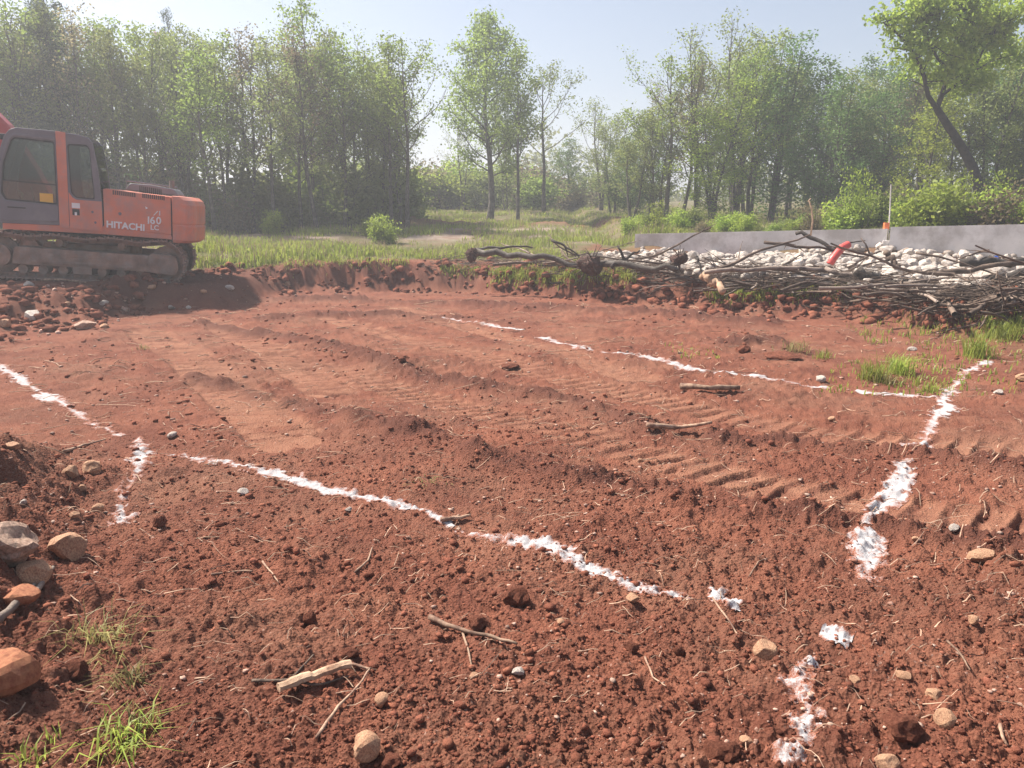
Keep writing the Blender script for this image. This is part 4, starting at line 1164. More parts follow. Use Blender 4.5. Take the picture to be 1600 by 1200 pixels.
tuft(1450, 612, .13, 40, 'small wispy grass tuft beside the crossing of the lime lines', spread=.05)
tuft(1286, 560, .14, 40, 'tiny grass tuft beyond the far lime line', spread=.05)
tuft(1240, 548, .2, 70, 'grass tuft on the dark clod ridge beyond the far lime line', 'grass_dry', .8, .07)
tuft(150, 1006, .115, 70, 'grass tuft on the spoil above the rust-coloured boulder', 'grass_dry', 1.3, .045, .0026)
tuft(185, 1015, .085, 24, 'spilling grass blades right of the tuft above the rust boulder', 'grass_dry', 1.8, .03, .0026)
tuft(208, 1070, .095, 46, 'dry yellow grass tuft between two green tufts at lower left', 'grass_dry', 1.2, .03, .0024)
tuft(190, 1165, .10, 80, 'bright green grass tuft lowest at the left of the red foreground', 'grass', 1.6, .045, .0026)
tuft(217, 1140, .09, 40, 'upright grass blades beside the lowest green tuft', 'grass_dry', .7, .025, .0024)
tuft(86, 1155, .06, 14, 'tiny upright grass sprig near the bottom left', 'grass', .6, .012, .0024)
tuft(50, 1195, .07, 24, 'green weed at the bottom left corner', 'grass', 1.1, .02, .0030)
tuft(205, 1108, .04, 16, 'small pale grass sprig under the dry yellow tuft', 'grass_dry', .9, .012, .0024)
tuft(668, 752, .05, 30, 'tiny grass sprig on the pad above the middle lime line', 'grass_dry', 1.5, .05, .003)
tuft(225, 545, .10, 26, 'little yellow sprig on the pad below the grey slab', 'grass_dry', .9, .05, .004)

# ------------------------------------------------------------------ stones
def rock_mesh(seed, sub=2, cuts=7, rough=.10, flat=.75):
    rg = random.Random(seed); bm = bmesh.new()
    bmesh.ops.create_icosphere(bm, subdivisions=sub, radius=1)
    planes = [(unit(rg), rg.uniform(.55, .85)) for _ in range(cuts)]
    off = Vector((seed * 3.1, seed * 1.7, 0))
    for v in bm.verts:
        p = v.co.copy()
        for n, d in planes:
            t = p.dot(n)
            if t > d: p -= n * (t - d)
        p += v.co.normalized() * (mnoise.noise(v.co * 1.7 + off) * rough * 1.5 + mnoise.noise(v.co * 4.5 + off) * rough * .6)
        v.co = Vector((p.x, p.y * rg.uniform(.99, 1.01), p.z * flat))
    m = bpy.data.meshes.new('rock'); bm.to_mesh(m); bm.free()
    return m
ROCKS = {}
def rocks(mat, n, **kw):
    L = []
    for i in range(n):
        m = rock_mesh(sum(map(ord, mat)) + i * 13, **kw); m.materials.append(M[mat]); L.append(m)
    ROCKS[mat] = L
rocks('limestone', 9, sub=2, cuts=13, rough=.06); rocks('tan_stone', 6, sub=3, cuts=9, rough=.07); rocks('grey_stone', 4, sub=3, cuts=8, rough=.13); rocks('rust_stone', 2, sub=3, cuts=7, rough=.05)
def stone(mat, u, v, wpx, label, hpx=None, idx=None, sink=.30, rz=None, tilt=.2, deep=1.0, group=None):
    """a stone whose middle sits at this spot of the photograph, wpx wide and hpx high there"""
    hpx = hpx or wpx * .7
    x, y = hit(u, v + hpx * .30)
    s = size_at(math.hypot(y, CAM_H)) * .5
    sx, sz = wpx * s, hpx * s
    o = link('stone', rng.choice(ROCKS[mat]) if idx is None else ROCKS[mat][idx])
    o.location = (x, y, h1(x, y) + sz * (.75 - sink)); o.scale = (sx, (sx + sz) * .5 * deep, sz * 1.25)
    o.rotation_euler = (rng.uniform(-tilt, tilt), rng.uniform(-tilt, tilt), rng.uniform(0, 6.28) if rz is None else rz)
    return tag(o, label, 'stone', group)
stone('grey_stone', 8, 850, 92, 'big cracked grey-pink boulder cut by the left edge', 74, 0, rz=0)
stone('tan_stone', 106, 855, 58, 'round pinkish-tan boulder on the spoil, right of the cracked boulder', 52, 3)
stone('tan_stone', 52, 893, 60, 'pale lumpy stone under the cracked boulder', 40, 0)
stone('rust_stone', 32, 928, 60, 'reddish flat stone below the pale lumpy stone, by the forked stick', 34, 1)
stone('rust_stone', 10, 1056, 96, 'smooth rust-orange boulder cut by the left edge in the foreground', 82, 0, rz=.2, sink=.15)
stone('tan_stone', 146, 730, 34, 'square orange-tan stone on the spoil left of the lime', 30, 1)
stone('tan_stone', 113, 737, 32, 'orange-tan stone left of the square one', 22, 2)
stone('tan_stone', 128, 762, 18, 'small tan stone below the two orange-tan stones', 12)
stone('tan_stone', 152, 794, 24, 'tan stone with dark side beside the foot of the left lime strip', 16)
stone('tan_stone', 118, 806, 16, 'small pale tan stone below the tan stones, above the round tan boulder', 12)
stone('limestone', 37, 788, 12, 'little whitish stone near the left edge of the spoil', 10)
stone('tan_stone', 20, 698, 30, 'flat orange stone at the left edge above the spoil stones', 12)
stone('grey_stone', 132, 508, 46, 'long flat grey slab at the foot of the spoil below the tracks', 18, 3, rz=0, deep=.6)
stone('limestone', 52, 494, 28, 'upright whitish stone at the foot of the spoil left of the grey slab', 28, 2)
stone('tan_stone', 8, 506, 24, 'pinkish stone at the left edge beside the whitish upright stone', 16)
stone('limestone', 46, 444, 20, 'white stone high on the spoil below the excavator track', 12)
stone('tan_stone', 165, 510, 16, 'small pink stone right of the grey slab', 10)
for u, v, w, lb in ((136, 436, 12, 'pink stone close under the track frame'), (238, 449, 16, 'pale flat stone on the spoil under the idler'), (268, 480, 14, 'pale stone low on the spoil right of the idler'), (360, 450, 18, 'pinkish stone near the dark cut'), (450, 444, 14, 'whitish stone at the foot of the cut'), (162, 473, 18, 'pale stone halfway down the spoil'), (200, 470, 12, 'small pink stone beside the pale spoil stone'), (295, 480, 11, 'small white stone right of the low pale stone'), (105, 475, 12, 'small white stone above the grey slab'), (318, 456, 12, 'white stone where spoil meets cut')):
    stone(rng.choice(['limestone', 'tan_stone']), u, v, w, lb, w * .65)
stone('limestone', 1282, 591, 25, 'whitish stone lying on the far lime line', 15)
stone('tan_stone', 1537, 873, 50, 'rounded pale tan stone at the right', 30, 3)
stone('tan_stone', 1196, 1015, 38, 'knobbly tan stone right of the end of the middle lime line', 34, 4)
stone('tan_stone', 571, 1168, 44, 'pale angular tan stone at the bottom, left of centre', 46, 5, sink=.2)
stone('tan_stone', 1386, 1191, 36, 'pale block of stone at the bottom edge right', 26, 1)
stone('tan_stone', 1478, 1122, 34, 'tan stone half buried in the loose earth at lower right', 34, 2)
stone('tan_stone', 1460, 1086, 32, 'pinkish stone above the half-buried tan stone', 18)
stone('tan_stone', 597, 1094, 26, 'small tan stone right of the split pale wood', 22)
stone('tan_stone', 1412, 1055, 26, 'flat orange-tan stone left of the buried stone', 14)
stone('tan_stone', 1335, 1062, 22, 'small flat tan stone right of the bottom lime strip', 12)
stone('tan_stone', 1430, 845, 12, 'tiny tan stone beside the right lime strip')
stone('tan_stone', 875, 973, 16, 'tan pebble below the dark clod in the middle'); stone('tan_stone', 1520, 968, 20, 'tan stone in the loose earth at the right')
stone('limestone', 270, 680, 22, 'pale stone above the start of the middle lime line', 12); stone('limestone', 380, 770, 20, 'white stone on the pad below the middle lime line', 14)
stone('limestone', 1490, 827, 20, 'grey stone right of the right lime strip', 14); stone('limestone', 1425, 545, 20, 'flat whitish stone behind the grass pair', 10)
stone('tan_stone', 1300, 655, 14, 'pinkish stone in the upper track print'); stone('limestone', 545, 795, 13, 'pale pebble under the middle lime line')
stone('tan_stone', 1600, 590, 30, 'pinkish stone at the right edge beyond the lime', 14); stone('limestone', 1560, 612, 22, 'pale flat stone at the right of the lime crossing', 9)
stone('tan_stone', 990, 935, 30, 'red-brown flat stone at the end of the middle lime line', 14); stone('tan_stone', 740, 1057, 16, 'pale pebble below the forked stick'); stone('limestone', 810, 1050, 24, 'whitish flake right of the pebble below the forked stick', 12)
stone('tan_stone', 1165, 1160, 22, 'pink stone left of the bottom lime strip'); stone('tan_stone', 1000, 720, 12, 'pebble on the windrow')

# clods that stand out
cl = []
for i in range(4):
    m = rock_mesh(900 + i, sub=3, cuts=5, rough=.16); m.materials.append(M['clod']); cl.append(m)
for u, v, w, h, lb in ((808, 930, 44, 34, 'largest dark red clod in the middle foreground'), (745, 975, 34, 30, 'dark clod left below the largest one'), (485, 965, 24, 30, 'red clod above the dead sticks'), (250, 815, 22, 26, 'pointed clod on the pad right of the spoil'), (115, 1045, 40, 34, 'dark round clod right of the rust boulder'),
                       (610, 1190, 34, 24, 'dark clod right of the angular tan stone at the bottom'), (1410, 1130, 60, 40, 'big crumbly clod left of the half-buried stone'), (1125, 1170, 56, 34, 'crumbly clod left of the bottom lime strip'), (1225, 555, 60, 16, 'dark clod heap beyond the far lime line'), (1160, 545, 26, 18, 'small dark clod heap left of the clod heap'),
                       (795, 572, 34, 11, 'flat dark clod far out on the pad'), (628, 560, 26, 12, 'dark clod on the far windrow'), (545, 1020, 30, 20, 'clod above the split pale wood'), (985, 1010, 24, 20, 'reddish clod under the end of the middle lime line'), (1060, 1015, 20, 22, 'dark clod near the knobbly tan stone')):
    x, y = hit(u, v + h * .3); s = size_at(math.hypot(y, CAM_H)) * .5
    o = link('clod', cl[rng.randint(0, 3)]); o.location = (x, y, h1(x, y) + h * s * .35); o.scale = (w * s, w * s * .9, h * s * 1.2); o.rotation_euler = (0, 0, rng.uniform(0, 6.28))
    tag(o, lb, 'clod')

# rubble bed in front of the wall: three hundred stones one by one, the smaller rest as one mass
RF = [hit(*p) for p in ((925, 420), (1000, 428), (1100, 436), (1250, 446), (1400, 456), (1500, 468), (1610, 482), (1800, 500))]
def front(x): return float(np.interp(x, [p[0] for p in RF], [p[1] for p in RF]))
def rubble():
    P = []
    while len(P) < 1150:
        x = rng.uniform(1.7, 15.5); y = rng.uniform(11.6, wall_y(x) - .15)
        if y < front(x) or (x < 3.5 and y > 20.3) or x < 2.0 + rng.gauss(0, .25): continue
        P.append((x, y))
    P.sort(key=lambda p: p[1] + .4 * abs(p[0] - 7))
    big = [p for p in P if abs(p[0] / p[1]) < .66 and p[1] > 11]
    rng.shuffle(big); big = big[:300]; bs = set(big)
    for p in big:
        r = rng.uniform(.08, .175) * (1.2 if p[1] < 15.5 else 1)
        o = link('rubble_stone', ROCKS['limestone'][rng.randint(0, 8)])
        o.location = (p[0], p[1], h1(*p) + r * .40 + .07 * smooth((p[1] - front(p[0])) / 1.5)); o.scale = (r * rng.uniform(.8, 1.25), r * rng.uniform(.8, 1.25), r); o.rotation_euler = (rng.uniform(-.5, .5), rng.uniform(-.5, .5), rng.uniform(0, 6.28))
        tag(o, 'pale limestone in the rubble bed between brush and concrete wall', 'stone', 'stones of the rubble bed')
    V, T = [], []; n = 0
    base = []
    for k in range(4):
        bm = bmesh.new(); bm.from_mesh(rock_mesh(700 + k, sub=1, cuts=5)); bmesh.ops.triangulate(bm, faces=bm.faces)
        base.append((np.array([v.co[:] for v in bm.verts]), np.array([[v.index for v in f.verts] for f in bm.faces]))); bm.free()
    for p in P + [(rng.uniform(2, 15.5), rng.uniform(12.3, 20)) for _ in range(3800)]:
        if p in bs or p[1] > wall_y(p[0]) - .1 or p[1] < front(p[0]) or (p[0] < 3.5 and p[1] > 20.3): continue
        bv, bt = base[rng.randint(0, 3)]; r = rng.uniform(.06, .15); a = rng.uniform(0, 6.28)
        ca, sa = math.cos(a), math.sin(a); q = bv * np.array((r * rng.uniform(.8, 1.3), r, r))
        q = np.stack([q[:, 0] * ca - q[:, 1] * sa, q[:, 0] * sa + q[:, 1] * ca, q[:, 2]], 1) + np.array((p[0], p[1], h1(*p) + r * .3))
        V.append(q); T.append(bt + n); n += len(q)
    o = link('rubble', np_mesh('rubble', np.concatenate(V), np.concatenate(T)), M['limestone'])
    tag(o, 'smaller broken limestone filling the bed in front of the concrete wall', None, kind='stuff')
rubble()

# small clods, pebbles, twigs all over the earth
def scatter():
    base = []
    for k in range(5):
        bm = bmesh.new(); bmesh.ops.create_icosphere(bm, subdivisions=1, radius=1); rg = random.Random(k)
        for v in bm.verts: v.co *= rg.uniform(.6, 1.25)
        base.append((np.array([v.co[:] for v in bm.verts]), np.array([[v.index for v in f.verts] for f in bm.faces]))); bm.free()
    g = np.random.default_rng(3)
    def field(n, rmin, rmax, smin, smax, power, name, mat, label, dens, flat=.75, grow=18.):
        a = np.radians(g.uniform(-40, 40, n)); r = 1 / np.sqrt(g.uniform(1 / rmax ** 2, 1 / rmin ** 2, n)) if power == 2 else rmin * (rmax / rmin) ** g.uniform(0, 1, n)
        x, y = r * np.sin(a), r * np.cos(a)
        _, k = macro(x, y)
        keep = g.uniform(0, 1, n) < dens(k, x, y)
        x, y, r = x[keep], y[keep], r[keep]
        s = smin * (smax / smin) ** (g.uniform(0, 1, len(x)) ** 2.2) * (.6 + r / grow)
        z = hz(x, y)
        V, T, c = [], [], 0
        which = g.integers(0, 5, len(x))
        for b in range(5):
            ii = np.where(which == b)[0]; bv, bt = base[b]
            an = g.uniform(0, 6.28, len(ii)); ca, sa = np.cos(an)[:, None], np.sin(an)[:, None]
            sc = s[ii][:, None] * np.stack([g.uniform(.7, 1.4, len(ii)), g.uniform(.7, 1.2, len(ii)), np.full(len(ii), flat)], 1)
            q = bv[None] * sc[:, None, :]
            q = np.stack([q[..., 0] * ca - q[..., 1] * sa, q[..., 0] * sa + q[..., 1] * ca, q[..., 2]], -1) + np.stack([x[ii], y[ii], z[ii] + s[ii] * .25], 1)[:, None, :]
            V.append(q.reshape(-1, 3)); T.append((bt[None] + (np.arange(len(ii)) * len(bv))[:, None, None] + c).reshape(-1, 3)); c += len(ii) * len(bv)
        o = link(name, np_mesh(name, np.concatenate(V), np.concatenate(T)), M[mat])
        tag(o, label, None, kind='stuff')
    field(17000, 1.7, 17, .005, .030, 1, 'soil_crumbs', 'clod', 'crumbled red earth lying loose on the pad', lambda k, x, y: np.clip((.18 + .8 * fbm(x * .9, y * .9, 3, 600) + k['heap'] + k['hr'] + 1.3 * k['loose'] + k['bank'] * .6) * (1 - .85 * k['pressed']) * (1 - k['grassy']), 0, 1))
    field(7500, 1.7, 18, .0035, .014, 1, 'pebbles', 'pebble', 'pale pebbles strewn over the red earth', lambda k, x, y: np.clip((.30 + 1.1 * fbm(x * 1.1, y * 1.1, 3, 610) + .5 * k['bank'] + .3 * k['heap'] + .2 * k['hr']) * (1 - .5 * k['pressed']) * (1 - k['grassy']) , 0, 1), .6, 7.)
    field(46000, 1.65, 6, .0035, .014, 1, 'fine_soil_crumbs', 'clod', 'fine crumbs of red earth in the foreground', lambda k, x, y: np.clip((.6 + .5 * fbm(x * 1.5, y * 1.5, 3, 620) + k['heap'] + k['hr']) * (1 - .8 * k['pressed']), 0, 1))
    field(13000, 9, 19, .025, .085, 1, 'spoil_clods', 'clod', 'lumps of red earth on the cut bank and spoil slope', lambda k, x, y: np.clip((k['bank'] * .9 + .25 * (np.abs(k['s'] - .8) < 1.1)) * (1 - k['grassy']), 0, 1), .8)
    field(1500, 8, 17, .018, .06, 1, 'spoil_stones', 'pebble', 'broken pale stones in the spoil slope under the excavator', lambda k, x, y: np.clip(k['bank'] * .8 * (x < -3.0) + .35 * ((x < -5) & (k['s'] > -.6) & (y < 15)), 0, 1), .7)
    # twigs and straw
    mb = MB(); rg = random.Random(12)
    for i in range(2300):
        r = 2.0 * (15 / 2.0) ** (rg.random() ** .75); a = R(rg.uniform(-38, 38)); x, y = r * math.sin(a), r * math.cos(a)
        L = rg.uniform(.015, .10) * (.6 + r / 6) * (2.2 if rg.random() < .04 else 1); an = rg.uniform(0, 6.28) if rg.random() < .4 else rg.gauss(.3, .5); cu = rg.uniform(-.3, .3); pts = []
        rr_ = rg.uniform(.0009, .0024) * (.6 + r / 6)
        for k in range(4):
            t = k / 3; px, py = x + math.cos(an + cu * t) * L * t, y + math.sin(an + cu * t) * L * t
            pts.append((px, py, h1(px, py) + rr_ + .008 + rg.uniform(0, .012) * math.sin(t * 3.1)))
        mb.tube(pts, [rr_, rr_, rr_ * .8, rr_ * .5], 3, cap=False)
    o = mb.build('twig_litter', M['twig']); tag(o, 'fine dry twigs and straw strewn over the red earth', None, kind='stuff')
scatter()

# ------------------------------------------------------------------ lime lines
def lime(pts, wid, label, seed, gaps=(), full=0.):
    wid = wid * .85
    P = [hit(u, v) for u, v in pts]
    g = np.random.default_rng(seed)
    run = [0.0]
    for a, b in zip(P[:-1], P[1:]): run.append(run[-1] + math.hypot(b[0] - a[0], b[1] - a[1]))
    ymean = sum(p[1] for p in P) / len(P)
    step = max(.0045, .0017 * ymean)
    n = int(run[-1] / step); m = int(wid * 2.2 / step)
    tt = np.linspace(0, run[-1], n)
    cx = np.interp(tt, run, [p[0] for p in P]); cy = np.interp(tt, run, [p[1] for p in P])
    ks = max(3, int(.12 / step)); ker = np.ones(ks) / ks
    cx = np.convolve(np.pad(cx, ks // 2, mode='edge'), ker, 'valid')[:n]; cy = np.convolve(np.pad(cy, ks // 2, mode='edge'), ker, 'valid')[:n]
    dx, dy = np.gradient(cx), np.gradient(cy); ln = np.hypot(dx, dy) + 1e-9
    wv = .03 * vn(tt * 2.1, tt * 0, seed)
    off = np.linspace(-wid * 1.1, wid * 1.1, m)
    X = cx[:, None] + (-dy / ln)[:, None] * (off[None] + wv[:, None]); Y = cy[:, None] + (dx / ln)[:, None] * (off[None] + wv[:, None])
    T = np.repeat(tt[:, None], m, 1)
    half = wid * .5 * (1 + .45 * vn(T * 3.0, T * 0 + 4, seed + 1) + .5 * fbm(X * 14, Y * 14, 3, seed + 2))
    dens = .98 + full + .5 * fbm(T * 1.6, T * 0, 2, seed + 3)
    field_ = dens * 1.2 - np.abs(off)[None] / np.maximum(half, .01) * .8 + .55 * fbm(X * 30, Y * 30, 3, seed + 4)
    for g0, g1 in gaps: field_ = np.where((T / run[-1] > g0) & (T / run[-1] < g1), -1, field_)
    endf = np.minimum(T, run[-1] - T) / .06; field_ = field_ - np.clip(1 - endf, 0, 1) * .6
    hgt = np.clip(field_, 0, 1) * .003
    X = X + g.uniform(-.25, .25, X.shape) * step; Y = Y + g.uniform(-.25, .25, Y.shape) * step
    Z = hz(X, Y) + .0025 + hgt
    idx = np.arange(n * m).reshape(n, m)
    q = np.stack([idx[:-1, :-1], idx[1:, :-1], idx[1:, 1:], idx[:-1, 1:]], -1)
    ok = (field_[:-1, :-1] + field_[1:, 1:] + field_[1:, :-1] + field_[:-1, 1:]) / 4 > -.10 + .30 * g.uniform(0, 1, (n - 1, m - 1))
    q = q[ok]
    used, inv = np.unique(q, return_inverse=True)
    V = np.stack([X, Y, Z], -1).reshape(-1, 3)[used]
    o0 = V.mean(0)
    me = np_mesh('lime_line', V - o0, inv.reshape(-1, 4)); set_smooth(me)
    at = me.attributes.new('cover', 'FLOAT', 'POINT'); at.data.foreach_set('value', np.clip(field_, 0, 1.2).ravel()[used].astype(np.float32))
    o = link('lime_line', me, M['chalk']); o.location = tuple(o0)
    return tag(o, label, 'lime line', 'white lime lines marking out the pad')
lime([(-60, 550), (0, 577), (40, 600), (100, 634), (135, 660), (190, 684)], .11, 'white lime line at the far left running in from the edge', 1001)
lime([(214, 682), (224, 712), (206, 750), (190, 790), (180, 822)], .10, 'short white lime strip running toward the spoil at the left', 1011)
lime([(255, 709), (340, 722), (430, 737), (500, 762), (612, 789), (640, 797)], .085, 'long white lime line left of the middle, running from the short strip toward the twig', 1021)
lime([(630, 793), (660, 802), (715, 826)], .07, 'short broken lime dab between the two long middle lines', 1025)
lime([(712, 826), (750, 836), (790, 843), (860, 858), (900, 880), (960, 908), (1018, 930), (1090, 938)], .085, 'long white lime line in the middle running down right to the thick dab', 1023)
lime([(1095, 918), (1120, 938), (1150, 962)], .07, 'short thick lime dab at the right end of the long middle line', 1031, (), .7)
lime([(1280, 978), (1305, 990), (1340, 1002)], .065, 'small isolated lime dab at lower right', 1041, (), .6)
lime([(1285, 1030), (1250, 1075), (1268, 1112), (1252, 1150), (1215, 1215)], .08, 'crumbly lime strip at the bottom right', 1051, (), .1)
lime([(690, 495), (710, 500), (760, 508), (818, 516)], .12, 'farthest piece of the far lime line, below the cut bank', 1061)
lime([(845, 527), (880, 538), (925, 549)], .13, 'middle piece of the far lime line', 1063)
lime([(935, 551), (985, 552), (1060, 572), (1150, 586), (1230, 598), (1300, 607)], .12, 'longest piece of the far lime line ending at the whitish stone', 1065)
lime([(1335, 611), (1400, 618), (1478, 623)], .10, 'last piece of the far lime line, joining the right strip', 1067)
lime([(1540, 563), (1500, 592), (1478, 625), (1470, 650), (1440, 690), (1415, 702)], .115, 'upper part of the white lime strip down the right side of the pad', 1071)
lime([(1425, 715), (1412, 732), (1395, 770), (1370, 800), (1352, 822)], .095, 'thick lower part of the white lime strip at the right of the pad', 1073)
lime([(1362, 826), (1350, 850), (1342, 905)], .10, 'faint tail end of the right lime strip', 1075)

# ------------------------------------------------------------------ sticks on the pad
def stick(pts, r, mat, label, name='stick', side=(), r1=.5, lift=.5, cat='stick'):
    W_ = [hit(u, v) for u, v in pts]
    P = [Vector((x, y, h1(x, y) + r * (1 + lift))) for x, y in W_]
    o0 = P[0].copy(); mb = MB()
    fine_ = []
    for a, b in zip(P[:-1], P[1:]):
        for k in range(4):
            q = a.lerp(b, k / 4); fine_.append(q - o0 + Vector((rng.uniform(-1, 1), rng.uniform(-1, 1), rng.uniform(-.3, .6))) * r * .35)
    fine_.append(P[-1] - o0); n = len(fine_)
    mb.tube(fine_, [r * (1 + (r1 - 1) * i / (n - 1)) * rng.uniform(.85, 1.15) for i in range(n)], 7)
    for sp, sr in side:
        Q = [Vector((*hit(u, v), 0)) for u, v in sp]; Q = [Vector((q.x, q.y, h1(q.x, q.y) + sr * 1.5)) - o0 for q in Q]
        mb.tube(Q, [sr * (1 - .4 * i / (len(Q) - 1)) for i in range(len(Q))], 6)
    o = mb.build(name, M[mat], sm=(cat != 'wood')); o.location = o0
    if cat == 'wood': o.scale = (1, 1, .7)
    return tag(o, label, cat)
stick([(440, 1088), (475, 1074), (510, 1064), (548, 1056)], .020, 'bare_wood', 'split pale piece of wood lying in the lower left foreground', 'split_wood', r1=.9, cat='wood')
stick([(494, 1158), (530, 1110), (568, 1068)], .0055, 'twig', 'thin pale stick standing off the split wood toward the bottom', r1=.7)
stick([(395, 1068), (450, 1068), (500, 1076), (545, 1060)], .006, 'brush', 'thin dark stick lying against the split wood', side=[([(455, 1068), (490, 1030)], .005)])
stick([(548, 1042), (578, 1050), (566, 1072)], .006, 'twig', 'small bent twig at the right end of the split wood')
stick([(672, 972), (705, 986), (760, 1002), (808, 1016)], .011, 'twig', 'brown forked stick in the middle foreground', side=[([(722, 992), (732, 1020), (738, 1050)], .005)])
stick([(1062, 612), (1110, 614), (1155, 613)], .028, 'twig', 'dark flat piece of wood on the far right part of the pad', r1=.8)
stick([(1010, 672), (1060, 676), (1112, 668)], .022, 'twig', 'dark bent stick on the pad below the dark flat wood')
stick([(690, 818), (715, 816), (735, 812)], .014, 'twig', 'short red-brown stick lying on the middle lime line')
stick([(0, 985), (30, 955), (60, 930), (84, 896)], .016, 'brush_pale', 'grey forked stick among the stones at the left edge', side=[([(40, 945), (55, 920), (62, 905)], .011)])
stick([(555, 900), (575, 880), (582, 858)], .006, 'twig', 'curved twig left of the largest clod')
stick([(410, 880), (425, 900), (436, 914)], .005, 'twig', 'small twig lying left of the curved twig')
stick([(330, 903), (380, 896), (396, 897)], .006, 'twig', 'thin pale twig right of the round tan boulder')
stick([(1112, 938), (1140, 975), (1158, 1006)], .0045, 'twig', 'thin reddish stem crossing the lime dab')
stick([(1008, 1030), (1020, 1060), (1040, 1082)], .004, 'twig', 'thin curved stem in the foreground right of centre')
stick([(1480, 1005), (1500, 1025), (1515, 1050)], .005, 'twig', 'thin curved stem in the loose earth at the right')
stick([(1170, 904), (1185, 880), (1200, 874)], .004, 'twig', 'thin bent stem on the pad left of the right lime strip')
stick([(100, 710), (130, 700), (165, 690)], .010, 'twig', 'pale stick above the orange-tan stones at the left')
stick([(66, 440), (100, 440), (135, 444)], .022, 'twig', 'long pale stick on the spoil under the excavator track')
stick([(1560, 1140), (1568, 1160), (1575, 1172)], .006, 'twig', 'pink twig near the bottom right corner')

# ------------------------------------------------------------------ brush heap
BR = []
for i in range(12):
    rg = random.Random(400 + i); mb = MB()
    pts = limb(mb, rg, (0, 0, 0), (1, 0, .02), 1.0, .015, 9, .15, 0, 6, .006)
    for k in range(rg.randint(2, 4)):
        j = rg.randint(3, 8); limb(mb, rg, pts[j], (rg.uniform(.4, 1), rg.uniform(-.8, .8), rg.uniform(-.3, .6)), rg.uniform(.10, .28), .006, 4, .2, 0, 4, .002)
    BR.append(mb.mesh('branch', True))
BR_DARK = [m.copy() for m in BR]; BR_PALE = BR
for m in BR_DARK: m.materials.append(M['brush'])
for m in BR_PALE: m.materials.append(M['brush_pale'])
def branch(x, y, z, L, az, el, roll=0., pale=False, thick=1.0, label=None, group='branches of the brush heap', where=1200):
    ms = BR_PALE if pale else BR_DARK
    o = link('branch', rng.choice(ms)); o.location = (x, y, z)
    o.rotation_euler = (rng.uniform(0, 6.28), -el, az); o.rotation_mode = 'XYZ'
    o.scale = (L, L * thick, L * thick)
    tag(o, label or (('pale' if pale else 'dark') + ' bare branch lying in the ' + ('thin left tail of the brush heap' if where < 930 else 'brush heap left of the peeled log' if where < 1110 else 'brush heap below the red pipe' if where < 1340 else 'brush heap right of the grey log' if where < 1480 else 'right end of the brush heap')), 'branch', group)
    return o
heap_line = [(640, 412, .10), (720, 412, .25), (800, 414, .35), (900, 425, .40), (1000, 430, .42), (1080, 440, .45), (1180, 446, .45), (1300, 456, .55), (1400, 472, .62), (1500, 482, .62), (1600, 490, .58), (1750, 500, .45), (1900, 500, .35)]
HU = [h[0] for h in heap_line]; HV = [h[1] for h in heap_line]; HH = [h[2] for h in heap_line]
for i in range(250):
    u = 660 + (1880 - 660) * rng.random() ** .58
    x, y = hit(u, np.interp(u, HU, HV) + rng.gauss(4, 7))
    hh = np.interp(u, HU, HH) * .55
    L = rng.uniform(.7, 2.4); az = rng.gauss(0, .75) + (math.pi if rng.random() < .5 else 0) - .12
    k = 1 if math.cos(az) > 0 else -1
    z = h1(x, y) + .04 + hh * rng.random() ** 1.3
    branch(x - math.cos(az) * L * .5, y - math.sin(az) * L * .5 + rng.uniform(-.1, .5), z, L, az, rng.gauss(0, .10), pale=rng.random() < .28, thick=rng.uniform(.45, 1.2), where=u)
def brush_mat():
    mb = MB(); rg = random.Random(77)
    for i in range(2600):
        u = 655 + (1880 - 655) * rg.random() ** .7
        x, y = hit(u, np.interp(u, HU, HV) + rg.gauss(8, 8)); y += rg.uniform(-.1, .7)
        hh = np.interp(u, HU, HH) * .45; L = rg.uniform(.2, .9); az = rg.gauss(0, .6)
        limb(mb, rg, (x, y, h1(x, y) + .01 + hh * rg.random() ** 1.8), (math.cos(az), math.sin(az), rg.gauss(0, .12)), L, rg.uniform(.004, .011), 4, .22, 0, 3)
    o = link('brush_twigs', mb.mesh('brush_twigs'), M['brush']); tag(o, 'fine dead twigs matted through the brush heap', None, kind='stuff')
brush_mat()
def branch_px(p0, p1, y0, y1, r, mat, label, name='branch', bendz=.03, r1=.45, side=(), cat='branch'):
    """a branch seen from p0 to p1 in the photograph, its ends at depths y0 and y1"""
    def P(p, y):
        d = ray(*p); k = y / d[1]; return Vector((d[0] * k, y, CAM_H + d[2] * k))
    a, b = P(p0, y0), P(p1, y1); mb = MB(); n = 9; pts = []
    for i in range(n + 1):
        t = i / n; pts.append(a.lerp(b, t) - a + Vector((0, rng.uniform(-1, 1) * r, (rng.uniform(-1, 1) * .8 * r + bendz * math.sin(t * 3.14)))))
    mb.tube(pts, [r * (1 + (r1 - 1) * i / n) * rng.uniform(.9, 1.1) for i in range(n + 1)], 8)
    for (t, q, yy, sr) in side:
        e = P(q, yy) - a; s0 = pts[int(t * n)]
        mb.tube([s0, s0.lerp(e, .5) + Vector((0, 0, .04)), e], [sr, sr * .8, sr * .4], 6)
    o = mb.build(name, M[mat], sm=True); o.location = a
    return tag(o, label, cat)
branch_px((1245, 362), (1310, 392), 14.8, 14.2, .038, 'bark_dark', 'dark branch end sticking up out of the heap over the wall', r1=.8)
branch_px((1193, 380), (1350, 402), 14.6, 14.2, .032, 'brush', 'long dark branch poking out left from the top of the heap', bendz=.05, side=[(.75, (1352, 376), 14.4, .02)])
branch_px((1100, 426), (1295, 420), 13.6, 13.5, .035, 'brush_pale', 'long pale branch lying along the left half of the heap', r1=1.0)
